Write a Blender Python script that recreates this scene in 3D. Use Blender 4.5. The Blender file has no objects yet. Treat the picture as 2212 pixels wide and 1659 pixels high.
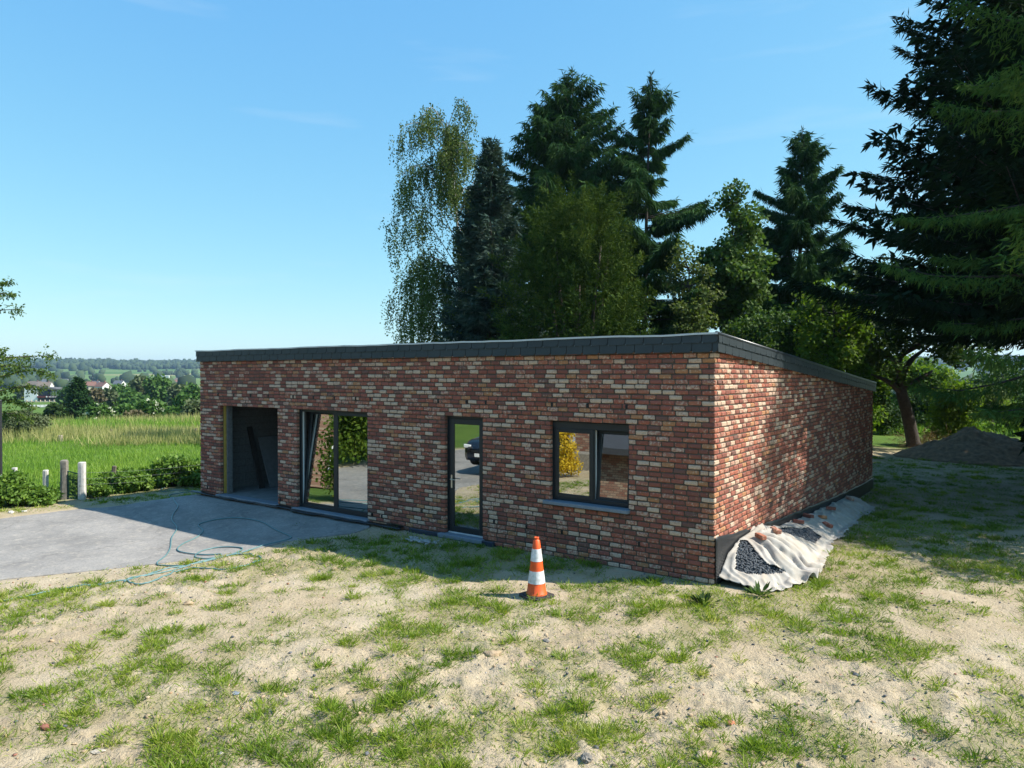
import bpy, math, random
import numpy as np
from mathutils import Vector, Matrix

sc = bpy.context.scene
COL = sc.collection
R = math.radians

# ------------------------------------------------------------------ camera, sky, sun, exposure
CAM = np.array([3.69, -10.23, 3.0])
YAW, PITCH, FPX = R(35.8), R(0.80), 1534.0          # FPX is for a 2212 px wide picture
cam_d = bpy.data.cameras.new('camera')
cam_d.sensor_width = 36.0
cam_d.lens = FPX / 2212 * 36
cam_d.clip_start, cam_d.clip_end = 0.1, 30000
cam = bpy.data.objects.new('camera', cam_d)
COL.objects.link(cam)
cam.location = CAM
cam.rotation_euler = (R(90) - PITCH, 0, YAW)
sc.camera = cam

SUN_EL, SUN_AZ = R(45.0), math.atan2(0.858, 0.513)   # azimuth clockwise from +Y
TOSUN = np.array([math.sin(SUN_AZ) * math.cos(SUN_EL), math.cos(SUN_AZ) * math.cos(SUN_EL), math.sin(SUN_EL)])
world = bpy.data.worlds.new('World')
sc.world = world
world.use_nodes = True
wn, wl = world.node_tree.nodes, world.node_tree.links
bg = wn['Background']
sky = wn.new('ShaderNodeTexSky')
sky.sky_type = 'NISHITA'
sky.sun_disc = False
sky.sun_elevation = SUN_EL
sky.sun_rotation = SUN_AZ
sky.altitude = 150
sky.air_density, sky.dust_density, sky.ozone_density = 1.0, 0.3, 3.0
# a few thin cirrus streaks high in the sky
tc = wn.new('ShaderNodeTexCoord')
mp = wn.new('ShaderNodeMapping')
mp.inputs['Scale'].default_value = (1.6, 1.6, 13.0)
cn = wn.new('ShaderNodeTexNoise')
cn.inputs['Scale'].default_value = 2.1
cn.inputs['Detail'].default_value = 6
cr = wn.new('ShaderNodeValToRGB')
cr.color_ramp.elements[0].position, cr.color_ramp.elements[0].color = 0.58, (0, 0, 0, 1)
cr.color_ramp.elements[1].position, cr.color_ramp.elements[1].color = 0.85, (0.20, 0.20, 0.20, 1)
cmix = wn.new('ShaderNodeMix')
cmix.data_type = 'RGBA'
cmix.inputs['B'].default_value = (3.9, 4.2, 4.4, 1)
wl.new(tc.outputs['Generated'], mp.inputs['Vector'])
wl.new(mp.outputs['Vector'], cn.inputs['Vector'])
wl.new(cn.outputs['Fac'], cr.inputs['Fac'])
wl.new(cr.outputs['Color'], cmix.inputs['Factor'])
# a summer sky's even brightness and deep cyan: one response curve per channel over the whole dome
sep, comb = wn.new('ShaderNodeSeparateColor'), wn.new('ShaderNodeCombineColor')
wl.new(sky.outputs['Color'], sep.inputs[0])
for ch, (gain, power) in enumerate(((0.72, 0.84), (1.50, 0.56), (2.95, 0.2))):
    pw, ml = wn.new('ShaderNodeMath'), wn.new('ShaderNodeMath')
    pw.operation, ml.operation = 'POWER', 'MULTIPLY'
    pw.inputs[1].default_value, ml.inputs[1].default_value = power, gain
    wl.new(sep.outputs[ch], pw.inputs[0])
    wl.new(pw.outputs[0], ml.inputs[0])
    wl.new(ml.outputs[0], comb.inputs[ch])
wl.new(comb.outputs[0], cmix.inputs['A'])
wl.new(cmix.outputs['Result'], bg.inputs['Color'])
bg.inputs['Strength'].default_value = 0.132

sun_d = bpy.data.lights.new('sun', 'SUN')
sun_d.energy = 4.8
sun_d.angle = R(0.53)
sun_d.color = (1.0, 0.94, 0.84)
sun = bpy.data.objects.new('sun', sun_d)
COL.objects.link(sun)
sun.rotation_euler = Vector(TOSUN).to_track_quat('Z', 'Y').to_euler()
sun.location = (40, 25, 40)

vs = sc.view_settings
vs.view_transform = 'Standard'
vs.look = 'None'
vs.exposure = 0.9
vs.gamma = 1.0
vs.use_curve_mapping = False

# ------------------------------------------------------------------ helpers: camera geometry
FWD = np.array([-math.sin(YAW), math.cos(YAW), 0.0])
RGT = np.array([math.cos(YAW), math.sin(YAW), 0.0])
UP = np.array([0, 0, 1.0])
FC = FWD * math.cos(PITCH) - UP * math.sin(PITCH)
UC = UP * math.cos(PITCH) + FWD * math.sin(PITCH)

def ray(px, py):
    d = FC + RGT * ((px - 1106) / FPX) + UC * ((829.5 - py) / FPX)
    return d

def slope0(x, y):
    """level of the plot: falls from the front wall down the driveway and past the left end of the building"""
    x = np.asarray(x, float); y = np.asarray(y, float)
    st = lambda a, b, v: (lambda t: t * t * (3 - 2 * t))(np.clip((v - a) / (b - a), 0, 1))
    k = np.maximum(st(0.0, 2.6, -y) * st(5.5, 9.5, -x), st(13.6, 15.4, -x))
    return -0.1 - 0.25 * k

def gp(px, py, z=None):
    """ground point seen at a pixel of the 2212 px wide photograph"""
    d = ray(px, py)
    g = -0.1 if z is None else z
    for _ in range(12):
        p = CAM + d * ((g - CAM[2]) / d[2])
        if z is not None: break
        g = 0.5 * g + 0.5 * float(slope0(p[0], p[1]))
    return p

def at(px, py, depth):
    return CAM + ray(px, py) * depth

def proj(P):
    q = np.asarray(P, float) - CAM
    zc = q @ FC
    zc = np.where(np.abs(zc) < 1e-6, 1e-6, zc)
    return 1106 + FPX * (q @ RGT) / zc, 829.5 - FPX * (q @ UC) / zc, zc

# ------------------------------------------------------------------ helpers: noise
def _hash(ix, iy, seed):
    h = (ix.astype(np.int64) * 374761393 + iy.astype(np.int64) * 668265263 + seed * 982451653) & 0xffffffff
    h = ((h ^ (h >> 13)) * 1274126177) & 0xffffffff
    h = h ^ (h >> 16)
    return (h & 0xffff) / 32767.5 - 1.0

def vnoise(x, y, seed=0):
    x = np.asarray(x, float); y = np.asarray(y, float)
    ix, iy = np.floor(x), np.floor(y)
    fx, fy = x - ix, y - iy
    u, v = fx * fx * (3 - 2 * fx), fy * fy * (3 - 2 * fy)
    a, b = _hash(ix, iy, seed), _hash(ix + 1, iy, seed)
    c, d = _hash(ix, iy + 1, seed), _hash(ix + 1, iy + 1, seed)
    return (a * (1 - u) + b * u) * (1 - v) + (c * (1 - u) + d * u) * v

def fbm(x, y, octs=4, seed=0, gain=0.5):
    t, amp, tot = 0, 1.0, 0.0
    for o in range(octs):
        t = t + amp * vnoise(x * 2 ** o + 17.3 * o, y * 2 ** o - 9.1 * o, seed + o)
        tot += amp
        amp *= gain
    return t / tot

def sstep(a, b, x):
    t = np.clip((np.asarray(x, float) - a) / (b - a), 0, 1)
    return t * t * (3 - 2 * t)

def in_poly(px, py, poly):
    px = np.asarray(px); py = np.asarray(py)
    inside = np.zeros(px.shape, bool)
    n = len(poly)
    for i in range(n):
        x1, y1 = poly[i]; x2, y2 = poly[(i + 1) % n]
        cond = ((y1 > py) != (y2 > py))
        xi = (x2 - x1) * (py - y1) / ((y2 - y1) if y2 != y1 else 1e-9) + x1
        inside ^= cond & (px < xi)
    return inside

# ------------------------------------------------------------------ helpers: objects
def tag(o, label=None, cat=None, group=None, kind=None):
    if label: o['label'] = label
    if cat: o['category'] = cat
    if group: o['group'] = group
    if kind: o['kind'] = kind
    return o

def empty(name, loc=(0, 0, 0), rz=0, label=None, cat=None, group=None):
    o = bpy.data.objects.new(name, None)
    COL.objects.link(o)
    o.location = loc
    o.rotation_euler = (0, 0, rz)
    o.empty_display_size = 0.2
    return tag(o, label, cat, group)

def raw_mesh(name, V, F, mats, smooth=False, attr=None, midx=None):
    """V (n,3); F list of faces or (m,k) array"""
    me = bpy.data.meshes.new(name)
    V = np.ascontiguousarray(V, np.float32)
    if isinstance(F, np.ndarray):
        m, k = F.shape
        me.vertices.add(len(V))
        me.vertices.foreach_set('co', V.ravel())
        me.loops.add(m * k)
        me.loops.foreach_set('vertex_index', F.astype(np.int32).ravel())
        me.polygons.add(m)
        me.polygons.foreach_set('loop_start', np.arange(0, m * k, k, dtype=np.int32))
        me.polygons.foreach_set('loop_total', np.full(m, k, np.int32))
        me.update(calc_edges=True)
    else:
        me.from_pydata([tuple(v) for v in V.tolist()], [], [tuple(f) for f in F])
        me.update()
    if not isinstance(mats, (list, tuple)): mats = [mats]
    for mt in mats: me.materials.append(mt)
    if midx is not None: me.polygons.foreach_set('material_index', np.asarray(midx, np.int32))
    if smooth: me.polygons.foreach_set('use_smooth', np.ones(len(me.polygons), bool))
    if attr is not None:
        for nm, (dom, typ, val) in attr.items():
            a = me.attributes.new(nm, typ, dom)
            a.data.foreach_set('value' if typ == 'FLOAT' else 'color', np.asarray(val, np.float32).ravel())
    return me

def obj(name, me, parent=None, loc=None):
    o = bpy.data.objects.new(name, me)
    COL.objects.link(o)
    if parent is not None: o.parent = parent
    if loc is not None: o.location = loc
    return o

class MB:
    """collects boxes, prisms and tubes into one mesh"""
    def __init__(s): s.v = []; s.f = []; s.m = []
    def add(s, v, f, mi=0):
        n = len(s.v)
        s.v += [tuple(map(float, p)) for p in v]
        s.f += [tuple(i + n for i in q) for q in f]
        s.m += [mi] * len(f)
        return s
    def box(s, x0, x1, y0, y1, z0, z1, mi=0):
        v = [(x0, y0, z0), (x1, y0, z0), (x1, y1, z0), (x0, y1, z0), (x0, y0, z1), (x1, y0, z1), (x1, y1, z1), (x0, y1, z1)]
        return s.add(v, [(0, 3, 2, 1), (4, 5, 6, 7), (0, 1, 5, 4), (1, 2, 6, 5), (2, 3, 7, 6), (3, 0, 4, 7)], mi)
    def cbox(s, x0, x1, y0, y1, z0, z1, c=0.004, mi=0):
        """box with chamfered edges"""
        v, f = chamfer_box(abs(x1 - x0), abs(y1 - y0), abs(z1 - z0), c)
        off = ((x0 + x1) / 2, (y0 + y1) / 2, (z0 + z1) / 2)
        return s.add([(p[0] + off[0], p[1] + off[1], p[2] + off[2]) for p in v], f, mi)
    def tube(s, pts, rad, n=8, mi=0, cap=True):
        v, f = tube_geo(pts, rad, n, cap)
        return s.add(v, f, mi)
    def prism(s, poly, axis_vec, mi=0):
        n = len(poly); a = np.array(axis_vec, float)
        v = [tuple(p) for p in poly] + [tuple(np.array(p) + a) for p in poly]
        f = [tuple(range(n))[::-1], tuple(range(n, 2 * n))] + [(i, (i + 1) % n, n + (i + 1) % n, n + i) for i in range(n)]
        return s.add(v, f, mi)
    def build(s, name, mats, parent=None, smooth=False):
        me = raw_mesh(name, np.array(s.v), s.f, mats, smooth, midx=s.m)
        return obj(name, me, parent)

def chamfer_box(lx, ly, lz, c):
    v = []; idx = {}
    h = (lx / 2, ly / 2, lz / 2)
    for sx in (-1, 1):
        for sy in (-1, 1):
            for sz in (-1, 1):
                S = (sx, sy, sz)
                for ax in range(3):
                    p = [S[i] * (h[i] - (0 if i == ax else c)) for i in range(3)]
                    idx[(S, ax)] = len(v); v.append(tuple(p))
    f = []
    def orient(q):
        P = [np.array(v[i]) for i in q]
        n = np.cross(P[1] - P[0], P[2] - P[0])
        return q if np.dot(n, sum(P)) > 0 else q[::-1]
    for ax in range(3):
        o1, o2 = [a for a in range(3) if a != ax]
        for sg in (-1, 1):
            q = []
            for a, b in ((-1, -1), (1, -1), (1, 1), (-1, 1)):
                S = [0, 0, 0]; S[ax] = sg; S[o1] = a; S[o2] = b
                q.append(idx[(tuple(S), ax)])
            f.append(orient(tuple(q)))
    for ax in range(3):
        o1, o2 = [a for a in range(3) if a != ax]
        for a in (-1, 1):
            for b in (-1, 1):
                S0 = [0, 0, 0]; S1 = [0, 0, 0]
                S0[o1] = S1[o1] = a; S0[o2] = S1[o2] = b; S0[ax] = -1; S1[ax] = 1
                S0, S1 = tuple(S0), tuple(S1)
                f.append(orient((idx[(S0, o1)], idx[(S1, o1)], idx[(S1, o2)], idx[(S0, o2)])))
    for sx in (-1, 1):
        for sy in (-1, 1):
            for sz in (-1, 1):
                S = (sx, sy, sz)
                f.append(orient((idx[(S, 0)], idx[(S, 1)], idx[(S, 2)])))
    return v, f

def tube_geo(pts, rad, n=8, cap=True):
    P = np.array(pts, float)
    rad = np.broadcast_to(np.asarray(rad, float), (len(P),))
    T = np.gradient(P, axis=0)
    T /= np.linalg.norm(T, axis=1, keepdims=True) + 1e-9
    ref = np.array([0, 0, 1.0]) if abs(T[0][2]) < 0.9 else np.array([1.0, 0, 0])
    v = []; f = []
    u = np.cross(T[0], ref); u /= np.linalg.norm(u)
    for i in range(len(P)):
        u = u - T[i] * np.dot(u, T[i]); u /= np.linalg.norm(u) + 1e-9
        w = np.cross(T[i], u)
        for k in range(n):
            a = 2 * math.pi * k / n
            v.append(P[i] + rad[i] * (u * math.cos(a) + w * math.sin(a)))
    for i in range(len(P) - 1):
        for k in range(n):
            a, b = i * n + k, i * n + (k + 1) % n
            f.append((a, b, b + n, a + n))
    if cap:
        f.append(tuple(range(n))[::-1]); f.append(tuple(range((len(P) - 1) * n, len(P) * n)))
    return v, f

def lathe_geo(profile, n=24):
    v = []; f = []
    m = len(profile)
    for (r, z) in profile:
        for k in range(n):
            a = 2 * math.pi * k / n
            v.append((r * math.cos(a), r * math.sin(a), z))
    for i in range(m - 1):
        for k in range(n):
            a, b = i * n + k, i * n + (k + 1) % n
            f.append((a, b, b + n, a + n))
    return v, f

def catmull(pts, sub=6):
    P = np.array(pts, float); out = []
    for i in range(len(P) - 1):
        p0, p1, p2, p3 = P[max(i - 1, 0)], P[i], P[i + 1], P[min(i + 2, len(P) - 1)]
        for k in range(sub):
            t = k / sub
            out.append(0.5 * ((2 * p1) + (-p0 + p2) * t + (2 * p0 - 5 * p1 + 4 * p2 - p3) * t * t + (-p0 + 3 * p1 - 3 * p2 + p3) * t ** 3))
    out.append(P[-1])
    return np.array(out)

# ------------------------------------------------------------------ helpers: materials
def srgb(r, g, b):
    f = lambda c: (c / 255 / 12.92) if c / 255 <= 0.04045 else ((c / 255 + 0.055) / 1.055) ** 2.4
    return (f(r), f(g), f(b), 1)

class NT:
    def __init__(s, name):
        s.m = bpy.data.materials.new(name)
        s.m.use_nodes = True
        s.t = s.m.node_tree
        s.n, s.l = s.t.nodes, s.t.links
        s.b = s.n['Principled BSDF']
        s.out = s.n['Material Output']
    def new(s, typ, **kw):
        nd = s.n.new('ShaderNode' + typ)
        for k, v in kw.items():
            if hasattr(nd, k) and not k[0].isupper(): setattr(nd, k, v)
            else: nd.inputs[k.replace('_', ' ')].default_value = v
        return nd
    def link(s, a, b): s.l.new(a, b)
    def pos(s): return s.new('NewGeometry').outputs['Position']
    def noise(s, vec, scale, detail=4, rough=0.55):
        nd = s.new('TexNoise')
        nd.inputs['Scale'].default_value = scale
        nd.inputs['Detail'].default_value = detail
        nd.inputs['Roughness'].default_value = rough
        if vec is not None: s.link(vec, nd.inputs['Vector'])
        return nd
    def ramp(s, fac, stops, interp='LINEAR'):
        nd = s.new('ValToRGB')
        cr = nd.color_ramp
        cr.interpolation = interp
        while len(cr.elements) < len(stops): cr.elements.new(0.5)
        for e, (p, c) in zip(cr.elements, stops):
            e.position = p
            e.color = c if len(c) == 4 else (*c, 1)
        s.link(fac, nd.inputs['Fac'])
        return nd.outputs['Color']
    def mix(s, fac, a, b, blend='MIX'):
        nd = s.new('Mix', data_type='RGBA', blend_type=blend)
        for key, val in (('Factor', fac), ('A', a), ('B', b)):
            sock = [i for i in nd.inputs if i.name == key and i.enabled][0] if key != 'Factor' else nd.inputs[0]
            if hasattr(val, 'is_linked') or hasattr(val, 'links'): s.link(val, sock)
            else: sock.default_value = val
        return [o for o in nd.outputs if o.enabled][0]
    def math(s, op, a, b=0.0):
        nd = s.new('Math', operation=op)
        for i, val in enumerate((a, b)):
            if hasattr(val, 'links'): s.link(val, nd.inputs[i])
            else: nd.inputs[i].default_value = val
        return nd.outputs[0]
    def bump(s, h, strength=0.4, dist=0.01):
        nd = s.new('Bump')
        nd.inputs['Strength'].default_value = strength
        nd.inputs['Distance'].default_value = dist
        s.link(h, nd.inputs['Height'])
        s.link(nd.outputs['Normal'], s.b.inputs['Normal'])
        return nd
    def col(s, c):
        if hasattr(c, 'links'): s.link(c, s.b.inputs['Base Color'])
        else: s.b.inputs['Base Color'].default_value = c
    def set(s, **kw):
        for k, v in kw.items(): s.b.inputs[k.replace('_', ' ')].default_value = v
        return s

def simple(name, c1, c2=None, rough=0.7, scale=8, metal=0.0, bump=0.0, bscale=None, bdist=0.005, spec=0.4):
    t = NT(name)
    p = t.pos()
    n = t.noise(p, scale, 5)
    c2 = c2 or tuple(x * 0.75 for x in c1[:3]) + (1,)
    t.col(t.ramp(n.outputs['Fac'], [(0.3, c2), (0.7, c1)]))
    t.set(Roughness=rough, Metallic=metal)
    t.b.inputs['Specular IOR Level'].default_value = spec
    if bump:
        t.bump(t.noise(p, bscale or scale * 6, 4).outputs['Fac'], bump, bdist)
    return t.m

def leafmat(name, cols, trans=0.35, rough=0.55, spec=0.25):
    """foliage: colour from a per-leaf random value, some light passing through"""
    t = NT(name)
    a = t.new('Attribute', attribute_name='v')
    stops = [(i / max(1, len(cols) - 1), c) for i, c in enumerate(cols)]
    c = t.ramp(a.outputs['Fac'], stops)
    t.col(c)
    t.set(Roughness=rough)
    t.b.inputs['Specular IOR Level'].default_value = spec
    tr = t.new('BsdfTranslucent')
    bright = t.mix(1.0, c, (1.25, 1.3, 0.6, 1), 'MULTIPLY')
    t.link(bright, tr.inputs['Color'])
    mx = t.new('MixShader')
    mx.inputs[0].default_value = trans
    t.link(t.b.outputs[0], mx.inputs[1])
    t.link(tr.outputs[0], mx.inputs[2])
    t.link(mx.outputs[0], t.out.inputs['Surface'])
    return t.m

M = {}
# --- brick: red-brown, orange, purple-black and lime-washed
def brick_mat(name, per_object):
    t = NT(name)
    p = t.pos()
    if per_object: rnd = t.new('ObjectInfo').outputs['Random']
    else: rnd = t.new('Attribute', attribute_name='v').outputs['Fac']
    base = t.ramp(rnd, [(0.0, (0.225, 0.085, 0.064)), (0.13, (0.300, 0.105, 0.072)), (0.25, (0.185, 0.078, 0.064)), (0.36, (0.325, 0.130, 0.084)),
                        (0.47, (0.255, 0.096, 0.076)), (0.55, (0.350, 0.185, 0.094)), (0.61, (0.140, 0.084, 0.074)), (0.65, (0.285, 0.128, 0.096)),
                        (0.80, (0.290, 0.160, 0.115)), (0.90, (0.32, 0.19, 0.13))], 'CONSTANT')
    n1 = t.noise(p, 34, 5, 0.65)
    c = t.mix(t.math('MULTIPLY', n1.outputs['Fac'], 0.5), base, (0.085, 0.04, 0.03, 1))
    n2 = t.noise(p, 9, 5, 0.7)
    c = t.mix(t.ramp(n2.outputs['Fac'], [(0.56, (0, 0, 0)), (0.7, (0.55, 0.55, 0.55))]), c, (0.30, 0.15, 0.06, 1))
    # lime wash, in ragged patches; the random value decides how much of it a brick carries
    thr = t.ramp(rnd, [(0.0, (0.38,) * 3), (0.13, (0.44,) * 3), (0.25, (0.36,) * 3), (0.36, (0.46,) * 3), (0.47, (0.40,) * 3), (0.55, (0.45,) * 3), (0.62, (0.36,) * 3), (0.65, (0.50,) * 3), (0.73, (0.57,) * 3), (0.80, (0.65,) * 3), (0.89, (0.76,) * 3)], 'CONSTANT')
    n3 = t.noise(p, 22, 5, 0.62)
    w = t.math('ADD', n3.outputs['Fac'], thr)
    wm = t.ramp(w, [(0.98, (0, 0, 0)), (1.10, (0.9, 0.9, 0.9))]) if False else t.math('MULTIPLY', t.math('SUBTRACT', w, 0.97), 3.6)
    wm = t.math('MINIMUM', t.math('MAXIMUM', wm, 0.0), 0.64)
    lime = t.ramp(n1.outputs['Fac'], [(0.35, (0.37, 0.305, 0.235)), (0.65, (0.57, 0.51, 0.42))])
    c = t.mix(wm, c, lime)
    c = t.mix(1.0, c, (1.30, 1.17, 1.10, 1), 'MULTIPLY')
    t.col(c)
    t.set(Roughness=0.9)
    t.b.inputs['Specular IOR Level'].default_value = 0.2
    h = t.math('ADD', t.noise(p, 60, 5, 0.6).outputs['Fac'], t.math('MULTIPLY', n2.outputs['Fac'], 1.5))
    t.bump(h, 0.75, 0.008)
    return t.m
M['brick'] = brick_mat('brick_joined', False)
M['brick_o'] = brick_mat('brick_single', True)
M['mortar'] = simple('mortar', (0.095, 0.076, 0.058, 1), (0.062, 0.050, 0.039, 1), 0.95, 14, bump=0.5, bscale=120)
M['slate'] = simple('fibre_slate', (0.030, 0.040, 0.046, 1), (0.022, 0.031, 0.036, 1), 0.5, 3, bump=0.08, bscale=60)
M['trim'] = simple('aluminium_trim', (0.55, 0.57, 0.58, 1), (0.46, 0.48, 0.49, 1), 0.4, 6, metal=0.15)
M['verge'] = simple('dark_verge', (0.03, 0.038, 0.045, 1), (0.02, 0.026, 0.03, 1), 0.3, 6)
M['hook'] = simple('slate_hook', (0.35, 0.35, 0.34, 1), rough=0.35, metal=0.8)
M['frame'] = simple('anthracite_frame', (0.016, 0.022, 0.026, 1), (0.012, 0.017, 0.021, 1), 0.42, 5)
M['pvc'] = simple('white_pvc', (0.72, 0.73, 0.73, 1), (0.66, 0.67, 0.67, 1), 0.35, 5)
M['bluestone'] = simple('bluestone', (0.20, 0.235, 0.275, 1), (0.155, 0.18, 0.215, 1), 0.6, 30, bump=0.15, bscale=140)
M['steel'] = simple('satin_steel', (0.62, 0.60, 0.55, 1), rough=0.3, metal=0.9)
M['block'] = simple('concrete_block', (0.17, 0.175, 0.175, 1), (0.11, 0.115, 0.115, 1), 0.95, 18, bump=0.6, bscale=120)
M['screed'] = simple('floor_screed', (0.25, 0.25, 0.24, 1), (0.17, 0.17, 0.165, 1), 0.9, 5, bump=0.3)
M['insul'] = simple('insulation_board', (0.46, 0.33, 0.07, 1), (0.38, 0.26, 0.05, 1), 0.8, 12)
M['black'] = simple('black_plastic', (0.012, 0.013, 0.015, 1), (0.008, 0.009, 0.01, 1), 0.45, 10)
M['membrane'] = simple('dimpled_membrane', (0.022, 0.024, 0.027, 1), (0.016, 0.017, 0.02, 1), 0.38, 10)
M['timber'] = simple('weathered_timber', (0.16, 0.13, 0.10, 1), (0.09, 0.072, 0.055, 1), 0.9, 20, bump=0.4)
M['dark_timber'] = simple('dark_timber', (0.05, 0.042, 0.036, 1), (0.03, 0.025, 0.022, 1), 0.85, 15, bump=0.3)
M['plaster_board'] = simple('grey_board', (0.22, 0.23, 0.235, 1), (0.17, 0.18, 0.185, 1), 0.85, 9)
M['dark_in'] = simple('bare_interior', (0.10, 0.10, 0.10, 1), rough=0.95)

def glass_mat():
    t = NT('coated_glass')
    g = t.new('BsdfGlossy')
    g.inputs['Roughness'].default_value = 0.004
    g.inputs['Color'].default_value = (0.93, 0.95, 0.94, 1)
    n = t.noise(t.pos(), 1.3, 1)
    b = t.new('Bump'); b.inputs['Strength'].default_value = 0.05; b.inputs['Distance'].default_value = 0.02
    t.link(n.outputs['Fac'], b.inputs['Height']); t.link(b.outputs['Normal'], g.inputs['Normal'])
    tr = t.new('BsdfTransparent'); tr.inputs['Color'].default_value = (0.42, 0.50, 0.48, 1)
    mx = t.new('MixShader'); mx.inputs[0].default_value = 0.50
    t.link(tr.outputs[0], mx.inputs[1]); t.link(g.outputs[0], mx.inputs[2])
    t.link(mx.outputs[0], t.out.inputs['Surface'])
    return t.m
M['glass'] = glass_mat()

# ------------------------------------------------------------------ terrain
# driveway outline on the ground (seen edges, carried on past the frame to where the car stands)
DRIVE = [tuple(gp(*q)[:2]) for q in ((800, 1137), (755, 1150), (690, 1158), (612, 1168), (560, 1182), (450, 1203), (338, 1214), (258, 1224), (119, 1237), (0, 1249))]
DRIVE += [(-9.6, -8.5), (-9.4, -12), (-9.2, -26), (-17.2, -26), (-16.6, -8.5)]
DRIVE += [tuple(gp(*q)[:2]) for q in ((0, 1117), (100, 1105), (193, 1094), (351, 1076), (415, 1066))]
DRIVE += [(-13.55, -0.04), (-7.3, -0.04)]

def dist_poly(x, y, poly):
    d = np.full(np.shape(x), 1e9)
    n = len(poly)
    for i in range(n):
        ax, ay = poly[i]; bx, by = poly[(i + 1) % n]
        ex, ey = bx - ax, by - ay
        t = np.clip(((x - ax) * ex + (y - ay) * ey) / (ex * ex + ey * ey + 1e-9), 0, 1)
        d = np.minimum(d, np.hypot(x - ax - t * ex, y - ay - t * ey))
    return np.where(in_poly(x, y, poly), -d, d)

PROF_D = [0, 28, 60, 95, 160, 300, 850, 1300, 1700, 2500, 3200, 9000]
PROF_H = [-0.1, -0.15, -0.75, -3.6, -7.2, -8.6, -9.8, -5, 6, 34, 26, 20]

def terrain_base(x, y):
    x = np.asarray(x, float); y = np.asarray(y, float)
    dx, dy = x - CAM[0], y - CAM[1]
    d = np.hypot(dx, dy)
    az = np.arctan2(dx * RGT[0] + dy * RGT[1], dx * FWD[0] + dy * FWD[1])
    h = np.interp(d, PROF_D, PROF_H)
    far = sstep(900, 2200, d)
    ridge = 1 + 0.07 * vnoise(az * 9, 0 * az + 3.3, 5) + 0.03 * vnoise(az * 40, 0 * az, 6) + 0.10 * sstep(-0.62, -0.30, az) * (1 - sstep(-0.42, -0.2, az))
    h = np.where(d > 900, -9.8 + (h + 9.8) * (1 + (ridge - 1) * far), h)
    # ground falls away gently beside and behind the house
    fall = 0.30 * sstep(1.5, 13, y) * sstep(-6, -0.5, x) * (1 - sstep(40, 70, d))
    h = h - fall + (slope0(x, y) + 0.1) * (1 - sstep(26, 55, d))
    # soft undulation
    und = 0.07 * fbm(x * 0.22, y * 0.22, 3, 11) * sstep(3, 8, d)
    hx = np.maximum(np.maximum(-14.0 - x, x - 0.0), np.maximum(0 - y, y - 13.5))
    und = und * sstep(0.2, 1.6, hx) * sstep(0.0, 1.6, dist_poly(x, y, DRIVE))
    return h + und

def soil_zone(x, y):
    """1 on the bare building plot, 0 on meadow"""
    d = np.hypot(x - CAM[0], y - CAM[1])
    left = sstep(-17.7, -16.5, x + 0.35 * vnoise(x * 0.8, y * 0.8, 40))
    back = 1 - sstep(37, 41, d + 1.2 * vnoise(x * .5, y * .5, 41))
    return left * back

def terrain(x, y, drive_d=None):
    x = np.asarray(x, float); y = np.asarray(y, float)
    h = terrain_base(x, y)
    dd = dist_poly(x, y, DRIVE) if drive_d is None else drive_d
    d = np.hypot(x - CAM[0], y - CAM[1])
    near = (1 - sstep(30, 55, d)) * soil_zone(x, y)
    k = near * sstep(-0.05, 0.7, dd)
    rough = sstep(-0.25, 0.35, fbm(x * 0.45, y * 0.45, 2, 21))
    m = 0.035 * fbm(x * 1.3, y * 1.3, 3, 12)
    m = m + (0.012 + 0.030 * rough) * fbm(x * 5.0, y * 5.0, 3, 13)
    cl = fbm(x * 9.0, y * 9.0, 2, 14)
    m = m + (0.012 + 0.046 * rough) * np.maximum(cl - 0.12, 0) ** 0.8
    m = m + (0.007 + .009 * rough) * fbm(x * 26.0, y * 26.0, 2, 15)
    hx = np.maximum(np.maximum(-13.7 - x, x - 0.0), np.maximum(0 - y, y - 13.5))
    k = k * (0.35 + 0.65 * sstep(0.0, 0.9, hx))
    h = h + m * k
    # bed for the asphalt
    h = np.where(dd < 0.0, np.minimum(h, terrain_base(x, y) - 0.03), h)
    return h

def grass_density(x, y):
    x = np.asarray(x, float); y = np.asarray(y, float)
    px, py, zc = proj(np.stack([x, y, np.full(x.shape, -0.1)], -1))
    n = 0.42 * fbm(x * 0.8, y * 0.8, 3, 31) + 0.85 * fbm(x * 3.4, y * 3.4, 3, 32)
    b = np.full(x.shape, 0.25)
    def blob(cx, cy, rx, ry, w):
        return w * np.exp(-(((px - cx) / rx) ** 2 + ((py - cy) / ry) ** 2))
    for q in ((860, 1225, 230, 26, .75), (1010, 1195, 220, 24, .9), (1220, 1210, 140, 16, .8), (1330, 1265, 70, 16, .35), (780, 1172, 130, 14, .45),
              (1850, 1200, 330, 55, .60), (1700, 1310, 240, 50, .45), (1450, 1310, 160, 40, .28), (1900, 1120, 260, 26, .45), (2000, 1060, 180, 20, .25),
              (150, 1520, 320, 110, .45), (480, 1630, 260, 60, .5), (80, 1300, 150, 40, .38), (60, 1250, 130, 12, .5), (1050, 1370, 180, 55, .22),
              (2180, 1600, 150, 70, .5), (1950, 1400, 120, 60, .12), (700, 1430, 140, 60, .12), (1240, 1590, 160, 60, .15),
              (480, 1330, 240, 60, -.28), (1250, 1250, 120, 12, -.35), (1880, 1520, 260, 110, -.22), (640, 1245, 110, 22, -.1), (380, 1225, 150, 16, -.5), (1600, 1262, 120, 14, -.3),
              (1800, 1165, 60, 12, -.25), (900, 1480, 160, 40, -.08)):
        b = b + blob(*q)
    D = sstep(0.0, 0.55, n + b)
    dd = dist_poly(x, y, DRIVE)
    return D * sstep(0.0, 0.35, dd) * soil_zone(x, y)

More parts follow.
